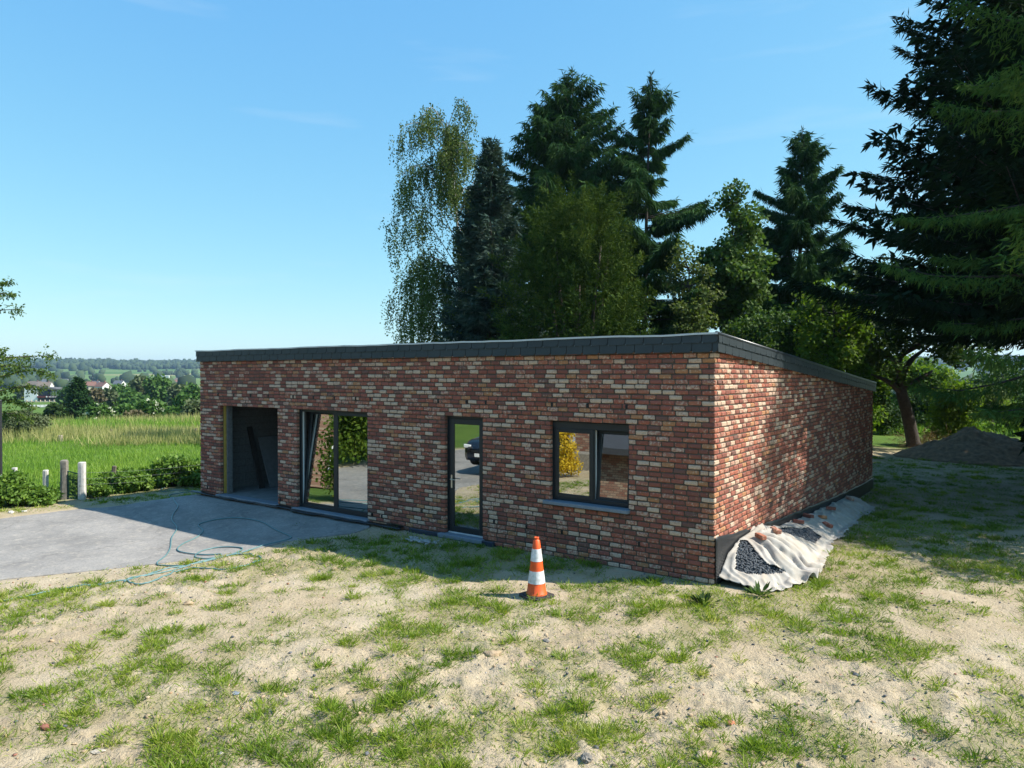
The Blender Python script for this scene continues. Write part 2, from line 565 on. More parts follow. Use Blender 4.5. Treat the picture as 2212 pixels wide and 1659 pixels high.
def build_ground():
    fine = np.arange(-0.78, 0.78001, 0.0048)
    rest = np.arange(0.78 + 0.05, 2 * math.pi - 0.78, 0.05)
    ang = np.concatenate([fine, rest])
    rl = [0.3]
    while rl[-1] < 9000:
        r = rl[-1]
        if r < 4: r += 0.35
        elif r < 20: r *= 1.0056
        elif r < 60: r *= 1.012
        else: r *= 1.045
        rl.append(r)
    rr = np.array(rl)
    A, Rr = np.meshgrid(ang, rr)
    x = CAM[0] + Rr * (np.cos(A) * FWD[0] + np.sin(A) * RGT[0])
    y = CAM[1] + Rr * (np.cos(A) * FWD[1] + np.sin(A) * RGT[1])
    z = terrain(x.ravel(), y.ravel()).reshape(x.shape)
    nr, na = x.shape
    V = np.stack([x, y, z], -1).reshape(-1, 3)
    i, j = np.meshgrid(np.arange(nr - 1), np.arange(na), indexing='ij')
    j2 = (j + 1) % na
    F = np.stack([i * na + j, (i + 1) * na + j, (i + 1) * na + j2, i * na + j2], -1).reshape(-1, 4)
    F = F[:, ::-1]
    c = len(V)
    V = np.concatenate([V, [[CAM[0], CAM[1], -0.1]]])
    d = np.hypot(V[:, 0] - CAM[0], V[:, 1] - CAM[1])
    g = np.zeros(len(V)); near = d < 60
    g[near] = grass_density(V[near, 0], V[near, 1])
    mead = 1 - soil_zone(V[:, 0], V[:, 1])
    farw = sstep(500, 1100, d)
    col = np.stack([g, mead, farw, np.ones(len(V))], -1)
    me = raw_mesh('ground', V, F, M['ground'], True, {'zone': ('POINT', 'FLOAT_COLOR', col)})
    o = obj('ground', me)
    return tag(o, 'sandy building plot running out into green meadow and a wide valley', 'ground', kind='structure')

def ground_mat():
    t = NT('ground_soil_and_grass')
    p = t.pos()
    a = t.new('Attribute', attribute_name='zone')
    sp = t.new('SeparateColor')
    t.link(a.outputs['Color'], sp.inputs[0])
    n1 = t.noise(p, 0.8, 6, 0.6); n2 = t.noise(p, 9, 6, 0.65); n3 = t.noise(p, 46, 5, 0.7)
    soil = t.ramp(n1.outputs['Fac'], [(0.28, (0.40, 0.315, 0.205)), (0.5, (0.50, 0.41, 0.28)), (0.72, (0.58, 0.495, 0.365))])
    soil = t.mix(t.math('MULTIPLY', n2.outputs['Fac'], 0.45), soil, (0.34, 0.255, 0.17, 1))
    soil = t.mix(t.ramp(n3.outputs['Fac'], [(0.55, (0, 0, 0)), (0.70, (0.65, 0.65, 0.65))]), soil, (0.19, 0.15, 0.11, 1))
    turf = t.ramp(n2.outputs['Fac'], [(0.3, (0.12, 0.14, 0.035)), (0.7, (0.24, 0.22, 0.08))])
    gfac = t.math('MULTIPLY', t.math('MULTIPLY', sp.outputs[0], t.math('ADD', n2.outputs['Fac'], 0.15)), 0.66)
    c = t.mix(gfac, soil, turf)
    nm = t.noise(p, 0.25, 5, 0.6)
    mead = t.ramp(nm.outputs['Fac'], [(0.3, (0.055, 0.11, 0.018)), (0.6, (0.095, 0.155, 0.026)), (0.75, (0.16, 0.17, 0.06))])
    c = t.mix(sp.outputs[1], c, mead)
    # far fields: patchwork
    vo = t.new('TexVoronoi', feature='F1')
    vo.inputs['Scale'].default_value = 0.0052
    t.link(p, vo.inputs['Vector'])
    vc = t.new('SeparateColor'); t.link(vo.outputs['Color'], vc.inputs[0])
    fld = t.ramp(vc.outputs[0], [(0.0, (0.07, 0.13, 0.03)), (0.35, (0.11, 0.17, 0.045)), (0.6, (0.15, 0.20, 0.06)), (0.8, (0.22, 0.22, 0.09))], 'CONSTANT')
    c = t.mix(sp.outputs[2], c, fld)
    t.col(c)
    t.set(Roughness=0.95)
    t.b.inputs['Specular IOR Level'].default_value = 0.12
    h = t.math('ADD', n3.outputs['Fac'], t.math('MULTIPLY', t.noise(p, 24, 5, 0.65).outputs['Fac'], 1.6))
    t.bump(h, 1.0, 0.02)
    return t.m
M['ground'] = ground_mat()
ground = build_ground()

def drive_mat():
    t = NT('worn_asphalt')
    p = t.pos()
    n1 = t.noise(p, 0.9, 6, 0.6); n2 = t.noise(p, 6, 6, 0.7); n3 = t.noise(p, 150, 3, 0.6)
    c = t.ramp(n1.outputs['Fac'], [(0.3, (0.205, 0.192, 0.178)), (0.55, (0.295, 0.277, 0.256)), (0.75, (0.37, 0.345, 0.315))])
    c = t.mix(t.ramp(n2.outputs['Fac'], [(0.50, (0, 0, 0)), (0.72, (0.6, 0.6, 0.6))]), c, (0.50, 0.445, 0.37, 1))
    n4 = t.noise(p, 22, 6, 0.75)
    c = t.mix(t.ramp(n4.outputs['Fac'], [(0.46, (0, 0, 0)), (0.66, (0.55, 0.55, 0.55))]), c, (0.13, 0.125, 0.12, 1))
    c = t.mix(t.math('MULTIPLY', n3.outputs['Fac'], 0.25), c, (0.12, 0.12, 0.12, 1))
    vo = t.new('TexVoronoi', feature='DISTANCE_TO_EDGE')
    vo.inputs['Scale'].default_value = 0.42
    nv = t.noise(p, 1.6, 4)
    mv = t.new('Vectormath' if False else 'VectorMath', operation='MULTIPLY_ADD')
    t.link(nv.outputs['Color'], mv.inputs[0]); mv.inputs[1].default_value = (1.1, 1.1, 0); t.link(p, mv.inputs[2])
    t.link(mv.outputs[0], vo.inputs['Vector'])
    crack = t.ramp(vo.outputs['Distance'], [(0.0, (1, 1, 1)), (0.012, (0, 0, 0))])
    c = t.mix(t.math('MULTIPLY', crack, 0.28), c, (0.06, 0.055, 0.05, 1))
    t.col(c)
    t.set(Roughness=0.92)
    t.b.inputs['Specular IOR Level'].default_value = 0.2
    t.bump(t.math('SUBTRACT', n3.outputs['Fac'], crack), 0.5, 0.004)
    return t.m
M['drive'] = drive_mat()

def build_drive():
    rng = np.random.default_rng(4)
    # ragged outline
    P = np.array(DRIVE); out = []
    for i in range(len(P)):
        a, b = P[i], P[(i + 1) % len(P)]
        L = np.linalg.norm(b - a); n = max(1, int(L / 0.15)) if L < 9 else max(1, int(L / 1.0))
        nrm = np.array([-(b - a)[1], (b - a)[0]]) / (L + 1e-9)
        for k in range(n):
            q = a + (b - a) * k / n
            out.append(q + nrm * (0.035 * vnoise(np.array(q[0] * 5), np.array(q[1] * 5), 3) + rng.normal(0, .008)) * (0 if q[1] > -0.2 else 1))
    V = [(q[0], q[1], float(terrain_base(q[0], q[1])) + 0.004) for q in out]
    n = len(V)
    V2 = V + [(v[0], v[1], v[2] - 0.05) for v in V]
    F = [tuple(range(n))[::-1]] + [(i, (i + 1) % n, n + (i + 1) % n, n + i) for i in range(n)]
    import bmesh
    bm = bmesh.new()
    vs_ = [bm.verts.new(v) for v in V2]
    for f in F: bm.faces.new([vs_[i] for i in f])
    bmesh.ops.recalc_face_normals(bm, faces=bm.faces)
    for axis, vals in ((0, np.arange(-18, -6, .4)), (1, np.arange(-7, 0, .4))):
        for c_ in vals:
            no = (1, 0, 0) if axis == 0 else (0, 1, 0); co = (c_, 0, 0) if axis == 0 else (0, c_, 0)
            bmesh.ops.bisect_plane(bm, geom=bm.verts[:] + bm.edges[:] + bm.faces[:], plane_co=co, plane_no=no, dist=1e-5)
    top = {v for f in bm.faces if abs(f.normal.z) > .7 and f.calc_center_median().z > -9 for v in f.verts}
    for v in top: v.co.z = float(terrain_base(v.co.x, v.co.y)) + 0.004
    bmesh.ops.triangulate(bm, faces=[f for f in bm.faces if len(f.verts) > 4])
    me = bpy.data.meshes.new('driveway'); bm.to_mesh(me); bm.free()
    me.materials.append(M['drive'])
    o = obj('driveway', me)
    tag(o, 'worn grey asphalt driveway running up to the open garage bay', 'driveway', kind='structure')
build_drive()

# ------------------------------------------------------------------ the brick building
ROW, BH, BD, JT = 0.08, 0.064, 0.09, 0.015        # course height, brick height, brick depth, joint
HX0, HY1 = -13.7, 13.5                             # left end of the front, depth of the building
Z_FRONT, SLOPE = 3.61, 0.0635                      # top of the front edge, fall of the roof to the back

def Lx(px):
    r = (px - 1106) / FPX
    return -(2.99 - 10.46 * r) / (0.811 + 0.585 * r)

def zrow(k): return -0.04 + ROW * k

OPEN = [  # x0, x1, first course, last course
    dict(n='bay', x0=Lx(475), x1=Lx(599), k0=0, k1=28),
    dict(n='tall', x0=Lx(640), x1=Lx(793), k0=0, k1=28),
    dict(n='door', x0=Lx(960), x1=Lx(1042), k0=0, k1=28),
    dict(n='small', x0=Lx(1188), x1=Lx(1358), k0=11, k1=28),
]
house = empty('brick_house', (0, 0, -0.1), 0, 'low brick outbuilding with sloping dark roof edge and three anthracite glazed openings', 'building')
def hpart(o):
    o.parent = house
    o.matrix_parent_inverse = Matrix.Translation((0, 0, 0.1))
    return o

def build_walls():
    rng = np.random.default_rng(7)
    # mortar bodies -------------------------------------------------
    m = MB()
    y0, y1 = 0.014, 0.10
    x_in = 0.014
    zb, zt = -0.7, 3.50
    e = 0.008
    xs = [HX0 + x_in]
    for o in OPEN: xs += [o['x0'] - e, o['x1'] + e]
    xs.append(-x_in)
    for i in range(0, len(xs), 2): m.box(xs[i], xs[i + 1], y0, y1, zb, zt)
    for o in OPEN:
        m.box(o['x0'] - e, o['x1'] + e, y0, y1, zb, zrow(o['k0']) - 0.035)
        m.box(o['x0'] - e, o['x1'] + e, y0, y1, zrow(o['k1']) + 0.003, zt)
    front = hpart(m.build('front_wall', M['mortar']))
    m = MB()
    m.prism([(-x_in, 0.10, zb), (-x_in, HY1, zb), (-x_in, HY1, Z_FRONT - SLOPE * HY1 - 0.1), (-x_in, 0.10, Z_FRONT - 0.11)], (-0.09, 0, 0))
    side = hpart(m.build('side_wall', M['mortar']))
    # rear and left walls, away from the camera
    t = NT('brick_coursing')
    b = t.new('TexBrick'); b.inputs['Scale'].default_value = 1.0
    b.inputs['Color1'].default_value = (0.2, 0.075, 0.05, 1); b.inputs['Color2'].default_value = (0.34, 0.25, 0.18, 1); b.inputs['Mortar'].default_value = (0.10, 0.08, 0.065, 1)
    b.inputs['Brick Width'].default_value = 0.21; b.inputs['Row Height'].default_value = 0.08; b.inputs['Mortar Size'].default_value = 0.007
    mp_ = t.new('Mapping'); mp_.inputs['Rotation'].default_value = (R(90), 0, 0)
    cx = t.new('CombineXYZ'); sx = t.new('SeparateXYZ'); t.link(t.pos(), sx.inputs[0])
    t.link(t.math('ADD', sx.outputs[0], sx.outputs[1]), cx.inputs[0]); t.link(sx.outputs[2], cx.inputs[1])
    t.link(cx.outputs[0], b.inputs['Vector'])
    t.col(b.outputs['Color']); t.set(Roughness=0.9)
    M['brick_tex'] = t.m
    m = MB()
    m.prism([(HX0, 0.10, zb), (HX0, HY1, zb), (HX0, HY1, Z_FRONT - SLOPE * HY1 - 0.1), (HX0, 0.10, Z_FRONT - 0.11)], (0.09, 0, 0))
    hpart(m.build('left_wall', M['brick_tex']))
    m = MB(); m.box(HX0 + 0.09, -0.101, HY1 - 0.1, HY1 - 0.002, zb, Z_FRONT - SLOPE * HY1 - 0.1)
    hpart(m.build('rear_wall', M['brick_tex']))
    # bricks --------------------------------------------------------
    bricks = []   # (wall, x, y, z, length, axis)
    def fill(seg0, seg1, start, k, wall):
        """lay bricks from seg0 to seg1 (distances from the corner)"""
        s = seg0; first = start
        while s < seg1 - 0.03:
            L = first if first else rng.uniform(0.186, 0.206)
            first = None
            if seg1 - (s + L) < 0.055: L = seg1 - s
            L = min(L, 0.235)
            if seg1 - (s + L) < 0.02: L = seg1 - s
            bricks.append((wall, s + L / 2, zrow(k) + ROW / 2 + rng.normal(0, .0012), L))
            s += L + JT
    for k in range(-7, 44):
        even = k % 2 == 0
        zc = zrow(k) + ROW / 2
        if zc < 3.45:
            segs = [(0.0 if even else 0.09 + JT, -HX0)]
            for o in OPEN:
                if o['k0'] <= k < o['k1']:
                    a, b = -o['x1'], -o['x0']
                    ns = []
                    for s0, s1 in segs:
                        if a <= s0 or b >= s1: ns.append((s0, s1)) if (b <= s0 or a >= s1) else None
                        else: ns += [(s0, a), (b, s1)]
                    segs = ns
            for i, (s0, s1) in enumerate(sorted(segs)):
                st = None
                if i == 0: st = 0.2 if even else rng.uniform(0.12, 0.2)
                else: st = 0.195 if even else 0.095
                if k < 1 and s0 > 7.3 and k < -2: continue
                fill(s0, s1, st, k, 'front')
        # side wall
        ymax = (Z_FRONT - 0.12 - (zrow(k) + ROW)) / SLOPE
        ymax = min(HY1, ymax)
        if ymax > 0.3: fill(0.0 if not even else 0.09 + JT, ymax, 0.2 if not even else rng.uniform(0.15, .2), k, 'side')
    # templates
    variants = []
    for i in range(8):
        v, f = chamfer_box(0.2, BD, BH, 0.0115)
        v = np.array(v); g = np.random.default_rng(100 + i)
        v += g.normal(0, 0.0026, v.shape)
        variants.append((v, f))
    open_f = [[ff for ff in f if not all(v[q][1] > BD / 2 - .02 for q in ff)] for v, f in variants]
    vm = [raw_mesh('brick_shape', v, f, M['brick_o']) for v, f in variants]
    def place(b):
        wall, s, z, L = b
        if wall == 'front': return np.array([-s, BD / 2, z])
        return np.array([-BD / 2, s, z])
    C = np.array([place(b) for b in bricks])
    dist = np.linalg.norm(C - CAM, axis=1)
    vis = C[:, 2] > -0.12
    order = np.argsort(np.where(vis, dist, 1e9))
    single = set(order[:300].tolist())
    acc = {'front': [[], [], []], 'side': [[], [], []]}
    for i, b in enumerate(bricks):
        vi = int(rng.integers(8)); v, f = variants[vi]
        proud = rng.uniform(-0.003, 0.003)
        c = C[i].copy()
        if b[0] == 'front': c[1] += proud
        else: c[0] += proud
        flip = 1 if rng.random() < .5 else -1
        if i in single:
            o = obj('brick', vm[vi], front if b[0] == 'front' else side)
            o.location = c
            o.scale = (b[3] / 0.2, 1, 1)
            rz = 0 if b[0] == 'front' else R(90)
            if flip < 0: rz += math.pi
            o.rotation_euler = (rng.normal(0, .006), 0, rz + rng.normal(0, .006))
        else:
            q = v * np.array([b[3] / 0.2, 1, 1])
            if flip < 0: q = q * np.array([-1, 1, -1])
            if b[0] == 'side': q = np.stack([-q[:, 1], q[:, 0], q[:, 2]], -1)
            A = acc[b[0]]
            n = sum(len(a) for a in A[0])
            A[0].append(q + c); A[1] += [tuple(j + n for j in ff) for ff in open_f[vi]]; A[2] += [rng.random()] * len(v)
    for wl_, par in (('front', front), ('side', side)):
        A = acc[wl_]
        me = raw_mesh('brickwork', np.concatenate(A[0]), A[1], M['brick'], False, {'v': ('POINT', 'FLOAT', A[2])})
        o = obj('brickwork', me, par); o['kind'] = 'stuff'
    # small black weep vents in the joints
    vents = []
    for zx in (268, 420, 580, 752, 993, 1190, 1392, 1598, 1740): vents.append((Lx((750 + .4069 * zx) / 1.8228), 31))
    for zx in (277, 523, 692, 1267, 1575, 1917): vents.append((Lx((1600 + .452 * zx) / 1.8228), 31))
    for zx in (135, 763, 1047, 1355, 1680, 2030): vents.append((Lx((1600 + .452 * zx) / 1.8228), 4))
    for zx in (180, 975, 1970, 2080): vents.append((Lx((750 + .3617 * zx) / 1.8228), 1))
    m = MB(); m.cbox(-0.019, 0.019, -0.008, 0.03, -0.034, 0.034, 0.004); m.tube([(0, -0.016, 0.012), (0, 0.0, 0.012)], 0.014, 8)
    vme = None
    for x, k in vents:
        if vme is None:
            o = m.build('weep_vent', M['black'], front); vme = o.data
        else: o = obj('weep_vent', vme, front)
        o.location = (x, -0.003, zrow(k) + ROW / 2)
    return front, side
FRONT_WALL, SIDE_WALL = build_walls()

def build_roof():
    zt = lambda y: Z_FRONT - SLOPE * y
    ov = 0.055
    m = MB()
    m.prism([(HX0 - 0.03, -0.025, zt(-0.025) - 0.03), (HX0 - 0.03, HY1 + 0.03, zt(HY1 + .03) - 0.03), (HX0 - 0.03, HY1 + 0.03, zt(HY1) - 0.27), (HX0 - 0.03, -0.025, zt(0) - 0.27)][::-1], (-HX0 + 0.055, 0, 0))
    roof = hpart(m.build('roof', simple('roof_felt', (0.03, 0.032, 0.035, 1), rough=0.8)))
    # wavy metal drip along the front, rolled dark verge on the right
    pts = []
    n = 80
    mb = MB()
    for i in range(n + 1):
        x = HX0 - 0.06 + (0.09 - HX0 + 0.06 - 0.02) * i / n
        dz = 0.010 * float(vnoise(np.array(x * 1.1), np.array(0.), 2)) + 0.004 * float(vnoise(np.array(x * 4), np.array(2.), 3))
        pts.append((x, dz))
    for (xa, da), (xb, db) in zip(pts[:-1], pts[1:]):
        z = Z_FRONT - 0.004
        mb.add([(xa, -0.094, z + da - 0.028), (xb, -0.094, z + db - 0.028), (xb, -0.094, z + db), (xa, -0.094, z + da), (xa, 0.25, z + da - 0.012), (xb, 0.25, z + db - 0.012), (xa, -0.082, z + da - 0.028), (xb, -0.082, z + db - 0.028)],
               [(0, 1, 2, 3), (3, 2, 5, 4), (1, 0, 6, 7)])
    mb.build('edge_trim', M['trim'], roof)
    mb = MB()
    mb.tube([(0.05, -0.090, zt(-0.07) - 0.02), (0.05, 4.5, zt(4.5) - 0.02), (0.05, 9, zt(9) - 0.02), (0.05, HY1 + 0.08, zt(HY1 + .08) - 0.02)], 0.034, 12)
    mb.build('verge_roll', M['verge'], roof, True)
    # slates in two courses: front
    sw = 0.312
    def slate(w, h, th=0.006):
        c = 0.035
        poly = [(0.005, 0, 0), (w - c - 0.005, 0, 0), (w - 0.005, 0, c), (w - 0.005, 0, h), (0.005, 0, h)]
        mm = MB(); mm.prism(poly, (0, th, 0)); return raw_mesh('slate', np.array(mm.v), mm.f, M['slate'])
    rng = np.random.default_rng(3)
    full_lo, full_up = slate(sw, 0.165), slate(sw, 0.135)
    hk = MB(); hk.tube([(0, -0.004, 0.012), (0, -0.006, -0.006), (0, 0.004, -0.008)], 0.0022, 5)
    hme = raw_mesh('hook', np.array(hk.v), hk.f, M['hook'])
    for row, (z0, yy, me_, h) in enumerate(((3.325, -0.070, full_lo, .165), (3.462, -0.080, full_up, .135))):
        x = HX0 - 0.05 - (sw * 0.5 if row else 0)
        while x < 0.055:
            xa, xb = max(x, HX0 - 0.05), min(x + sw, 0.064)
            if xb - xa > 0.03:
                me2 = me_ if xb - xa > sw - 0.01 else slate(xb - xa, h)
                o = obj('slate', me2, roof); o.location = (xa, yy + rng.normal(0, .0008), z0 + rng.normal(0, .0012))
                o.rotation_euler = (R(-2.4), rng.normal(0, .003), 0)
                hko = obj('hook', hme, o); hko.location = (0.012, 0, 0)
            x += sw
    # side slates follow the fall
    def slate_s(w, h, th=0.006):
        c = 0.03
        poly = [(0, 0.005, -SLOPE * 0.005), (0, w - c - .005, -SLOPE * (w - c)), (0, w - .005, -SLOPE * w + c), (0, w - .005, -SLOPE * w + h), (0, 0.005, h)]
        mm = MB(); mm.prism(poly, (-th, 0, 0)); return raw_mesh('slate', np.array(mm.v), mm.f, M['slate'])
    lo, upm = slate_s(sw, .165), slate_s(sw, .135)
    hk2 = MB(); hk2.tube([(0.004, 0, 0.012), (0.006, 0, -0.006), (-0.004, 0, -0.008)], 0.0022, 5)
    hme2 = raw_mesh('hook', np.array(hk2.v), hk2.f, M['hook'])
    for row, (dz, xx, me_, h) in enumerate(((-0.285, 0.070, lo, .165), (-0.148, 0.080, upm, .135))):
        y = -0.066 - (sw * .5 if row else 0)
        while y < HY1 + 0.05:
            ya, yb = max(y, -0.066), min(y + sw, HY1 + 0.06)
            if yb - ya > 0.03:
                me2 = me_ if yb - ya > sw - 0.01 else slate_s(yb - ya, h)
                o = obj('slate', me2, roof); o.location = (xx + rng.normal(0, .0008), ya, zt(ya) + dz + rng.normal(0, .0015))
                o.rotation_euler = (0, R(-2.4), 0)
                hko = obj('hook', hme2, o); hko.location = (0, 0.012, 0)
            y += sw
    # backing boards behind the slates
    mb = MB(); mb.box(HX0 - 0.045, 0.056, -0.052, -0.026, 3.335, 3.59)
    mb.prism([(0.031, -0.024, 3.335), (0.031, HY1 + .04, 3.335 - SLOPE * (HY1 + .04)), (0.031, HY1 + .04, 3.59 - SLOPE * (HY1 + .04)), (0.031, -0.024, 3.59)], (0.024, 0, 0))
    mb.build('fascia_board', M['dark_timber'], roof)
build_roof()

def profile_frame(mb, x0, x1, z0, z1, y0, y1, w, mi=0, wb=None):
    """rectangular frame of profile width w, with chamfered bars"""
    wb = wb or w
    mb.cbox(x0, x0 + w, y0, y1, z0, z1, 0.006, mi); mb.cbox(x1 - w, x1, y0, y1, z0, z1, 0.006, mi)
    mb.cbox(x0 + w - .004, x1 - w + .004, y0 + .001, y1 - .001, z0, z0 + wb, 0.006, mi); mb.cbox(x0 + w - .004, x1 - w + .004, y0 + .001, y1 - .001, z1 - w, z1, 0.006, mi)

def sash(parent, x0, x1, z0, z1, y, tilt=0.0, w=0.068, name='sash'):
    """opening leaf with its pane; tilt swings the top inwards about the bottom rail"""
    e = bpy.data.objects.new
    mb = MB(); W, H = x1 - x0, z1 - z0
    profile_frame(mb, 0, W, 0, H, 0, 0.03, w)
    s = mb.build(name, M['frame'], parent)
    s.location = (x0, y, z0)
    s.rotation_euler = (-tilt, 0, 0)
    if tilt:
        mb = MB(); profile_frame(mb, 0.0, W, 0.0, H, 0.0305, 0.075, w * 0.9); mb.build('inner_profile', M['pvc'], s)
    mb = MB(); profile_frame(mb, w - .012, W - w + .012, w - .012, H - w + .012, 0.004, 0.016, 0.014); mb.build('glazing_bead', M['frame'], s)
    mb = MB(); mb.box(w - 0.006, W - w + 0.006, 0.018, 0.024, w - 0.006, H - w + 0.006)
    mb.build('pane', M['glass'], s)
    return s

def sill(parent, x0, x1, z, th, dep):
    mb = MB()
    mb.cbox(x0, x1, -dep, 0.16, z - th, z, 0.008)
    o = mb.build('sill', M['bluestone'], parent)
    o.rotation_euler = (R(-1.2) * 0, 0, 0)
    return o

def build_openings():
    Y = 0.105
    bay, tall, door, small = OPEN
    zl = zrow(28)
    # tall double window: left leaf tilted
    w = bpy.data.objects.new('window', None); COL.objects.link(w); hpart(w); w.empty_display_size = .1
    w['label'] = 'floor-length double window with its left leaf tilted inwards'
    x0, x1 = tall['x0'], tall['x1']; z0 = -0.035
    mb = MB(); profile_frame(mb, x0 - .02, x1 + .02, z0, zl + .02, Y, Y + .03, 0.075, wb=0.08)
    xm = (x0 + x1) / 2 + 0.02
    mb.cbox(xm - .045, xm + .045, Y + .002, Y + .028, z0 + .06, zl - .05, .005)
    mb.build('frame', M['frame'], w)
    mb = MB(); profile_frame(mb, x0 - .02, x1 + .02, z0, zl + .02, Y + .0305, Y + .085, 0.06); mb.cbox(xm - .04, xm + .04, Y + .031, Y + .08, z0 + .06, zl - .05, .005)
    mb.build('inner_frame', M['pvc'], w)
    sash(w, x0 + .045, xm - .028, z0 + .05, zl - .035, Y + .002 + .034, tilt=R(5.5))
    sash(w, xm + .03, x1 - .045, z0 + .05, zl - .035, Y - .008)
    sill(w, x0 - .09, x1 + .05, z0 - .001, .07, .085)
    # glazed door
    d = bpy.data.objects.new('door', None); COL.objects.link(d); hpart(d); d.empty_display_size = .1
    d['label'] = 'single glazed door with a satin lever handle'
    x0, x1 = door['x0'], door['x1']
    mb = MB(); profile_frame(mb, x0 - .02, x1 + .02, z0, zl + .02, Y, Y + .05, 0.075, wb=.03); mb.build('frame', M['frame'], d)
    s = sash(d, x0 + .05, x1 - .05, z0 + .03, zl - .045, Y - .010, w=0.105, name='door_leaf')
    mb = MB(); mb.cbox(0.035, 0.068, -0.012, 0.0, 0.83, 1.08, .004); mb.tube([(0.052, -0.012, 1.0), (0.052, -0.052, 1.0), (0.068, -0.058, 1.0), (0.185, -0.058, 0.998)], [.010, .009, .009, .008], 10)
    mb.tube([(0.052, -0.016, 0.90), (0.052, -0.010, 0.90)], .008, 10)
    mb.build('lever_handle', M['steel'], s)
    mb = MB(); mb.cbox(x0 + .03, x1 - .03, Y - .03, Y + .0, z0 + .001, z0 + .026, .003); mb.build('threshold', M['trim'], d)
    sill(d, x0 - .11, x1 + .04, z0 - .001, .075, .09)
    # small double window: right leaf tilted
    w = bpy.data.objects.new('window', None); COL.objects.link(w); hpart(w); w.empty_display_size = .1
    w['label'] = 'squarish double window with its right leaf tilted inwards'
    x0, x1 = small['x0'], small['x1']; z0 = zrow(11) + 0.003
    mb = MB(); profile_frame(mb, x0 - .02, x1 + .02, z0, zl + .02, Y, Y + .03, 0.075, wb=0.08)
    mb.cbox(x0, x1, Y - .012, Y + .028, zl - .13, zl - .01, .006)
    xm = (x0 + x1) / 2 + .03
    mb.cbox(xm - .045, xm + .045, Y + .002, Y + .028, z0 + .06, zl - .10, .005)
    mb.build('frame', M['frame'], w)
    mb = MB(); profile_frame(mb, x0 - .02, x1 + .02, z0, zl + .02, Y + .0305, Y + .085, 0.06); mb.cbox(xm - .04, xm + .04, Y + .031, Y + .08, z0 + .06, zl - .05, .005)
    mb.build('inner_frame', M['pvc'], w)
    sash(w, x0 + .045, xm + .01, z0 + .05, zl - .125, Y - .014)
    sash(w, xm + .028, x1 - .035, z0 + .05, zl - .125, Y + .036, tilt=R(5.5))
    sill(w, x0 - .10, x1 + .03, z0 - .002, .06, .085)
    # open bay: sill, cavity board, inner block leaf
    bw = bpy.data.objects.new('doorless_bay', None); COL.objects.link(bw); hpart(bw); bw.empty_display_size = .1
    bw['label'] = 'unglazed opening showing bare block walls'
    x0, x1 = bay['x0'], bay['x1']
    sill(bw, x0 - .09, x1 + .04, -0.036, .07, .085)
    mb = MB(); mb.box(x0 - 0.02, x0 + 0.015, 0.101, 0.165, -0.03, zl); mb.box(x0 - .02, x1 + .02, 0.101, .165, zl + .001, zl + .05)
    mb.build('insulation_board', M['insul'], bw)
    # interior
    inn = MB()
    inn.box(HX0 + .1, -.12, 0.17, HY1 - .15, -.14, -.05)
    hpart(inn.build('floor_slab', M['screed']))
    inn = MB()
    inn.prism([(HX0 + .1, .11, 3.3), (HX0 + .1, HY1 - .15, 2.45), (HX0 + .1, HY1 - .15, 2.47), (HX0 + .1, .11, 3.32)], (13.4, 0, 0))
    hpart(inn.build('ceiling', M['dark_in']))
    # inner leaf: blocks laid one by one round the bay, plain behind the windows
    iw = bpy.data.objects.new('inner_wall', None); COL.objects.link(iw); hpart(iw); iw.empty_display_size = .1
    bl, bh = 0.39, 0.19
    v, f = chamfer_box(bl - .006, 0.14, bh - .006, .004); bme = raw_mesh('block', np.array(v), f, M['block'])
    v, f = chamfer_box(bl / 2 - .006, 0.14, bh - .006, .004); bme_h = raw_mesh('block', np.array(v), f, M['block'])
    jm = MB()
    jm.box(HX0 + .175, HX0 + .30, .32, 6.0, -.05, 3.0)
    jm.box(x0 - .20, x0 - .02, .18, .30, -.05, 2.9)
    jm.build('block_mortar', M['mortar'], iw)
    for k in range(15):
        z = -.05 + bh * (k + .5)
        y = .34 + (0 if k % 2 else -bl / 2)
        while y < 5.6:
            if y > .3 - .001:
                o = obj('block', bme, iw); o.location = (HX0 + .236, y + bl / 2, z); o.rotation_euler = (0, 0, R(90))
            y += bl
        o = obj('block', bme_h, iw); o.location = (x0 - .10 + .06, .24, z)
    # partitions and plain inner leaf
    mb = MB()
    mb.box(OPEN[0]['x1'] + .05, OPEN[1]['x0'] - .05, .17, .31, -.05, 3.0)
    mb.box(OPEN[1]['x1'] + .05, OPEN[2]['x0'] - .05, .17, .31, -.05, 3.0)
    mb.box(OPEN[2]['x1'] + .05, OPEN[3]['x0'] - .05, .17, .31, -.05, 3.0)
    mb.box(OPEN[3]['x0'] - .04, OPEN[3]['x1'] + .04, .17, .31, -.05, .80)
    mb.box(OPEN[3]['x1'] + .05, -.2, .17, .31, -.05, 3.0)
    mb.box(OPEN[0]['x0'], -.2, .17, .31, 2.26, 2.95)
    mb.box(-7.0, -6.86, .32, HY1 - .2, -.05, 2.4)
    mb.box(HX0 + .31, -7.01, 6.02, 6.16, -.05, 2.7)
    mb.box(-6.85, -.2, 5.0, 5.14, -.05, 2.8)
    hpart(mb.build('partition', M['block']))
build_openings()

# ------------------------------------------------------------------ loose things in and around the building
def leaning(name, label, cat, x, y, w, h, th, lean, mat, rz=0.0, z=-0.05):
    mb = MB(); mb.cbox(-w / 2, w / 2, 0, th, 0, h, .005)
    o = mb.build(name, mat)
    o.location = (x, y, z)
    o.rotation_euler = (0, 0, 0)
    o.matrix_world = Matrix.Translation((x, y, z)) @ Matrix.Rotation(rz, 4, 'Z') @ Matrix.Rotation(-lean, 4, 'X')
    return tag(o, label, cat)
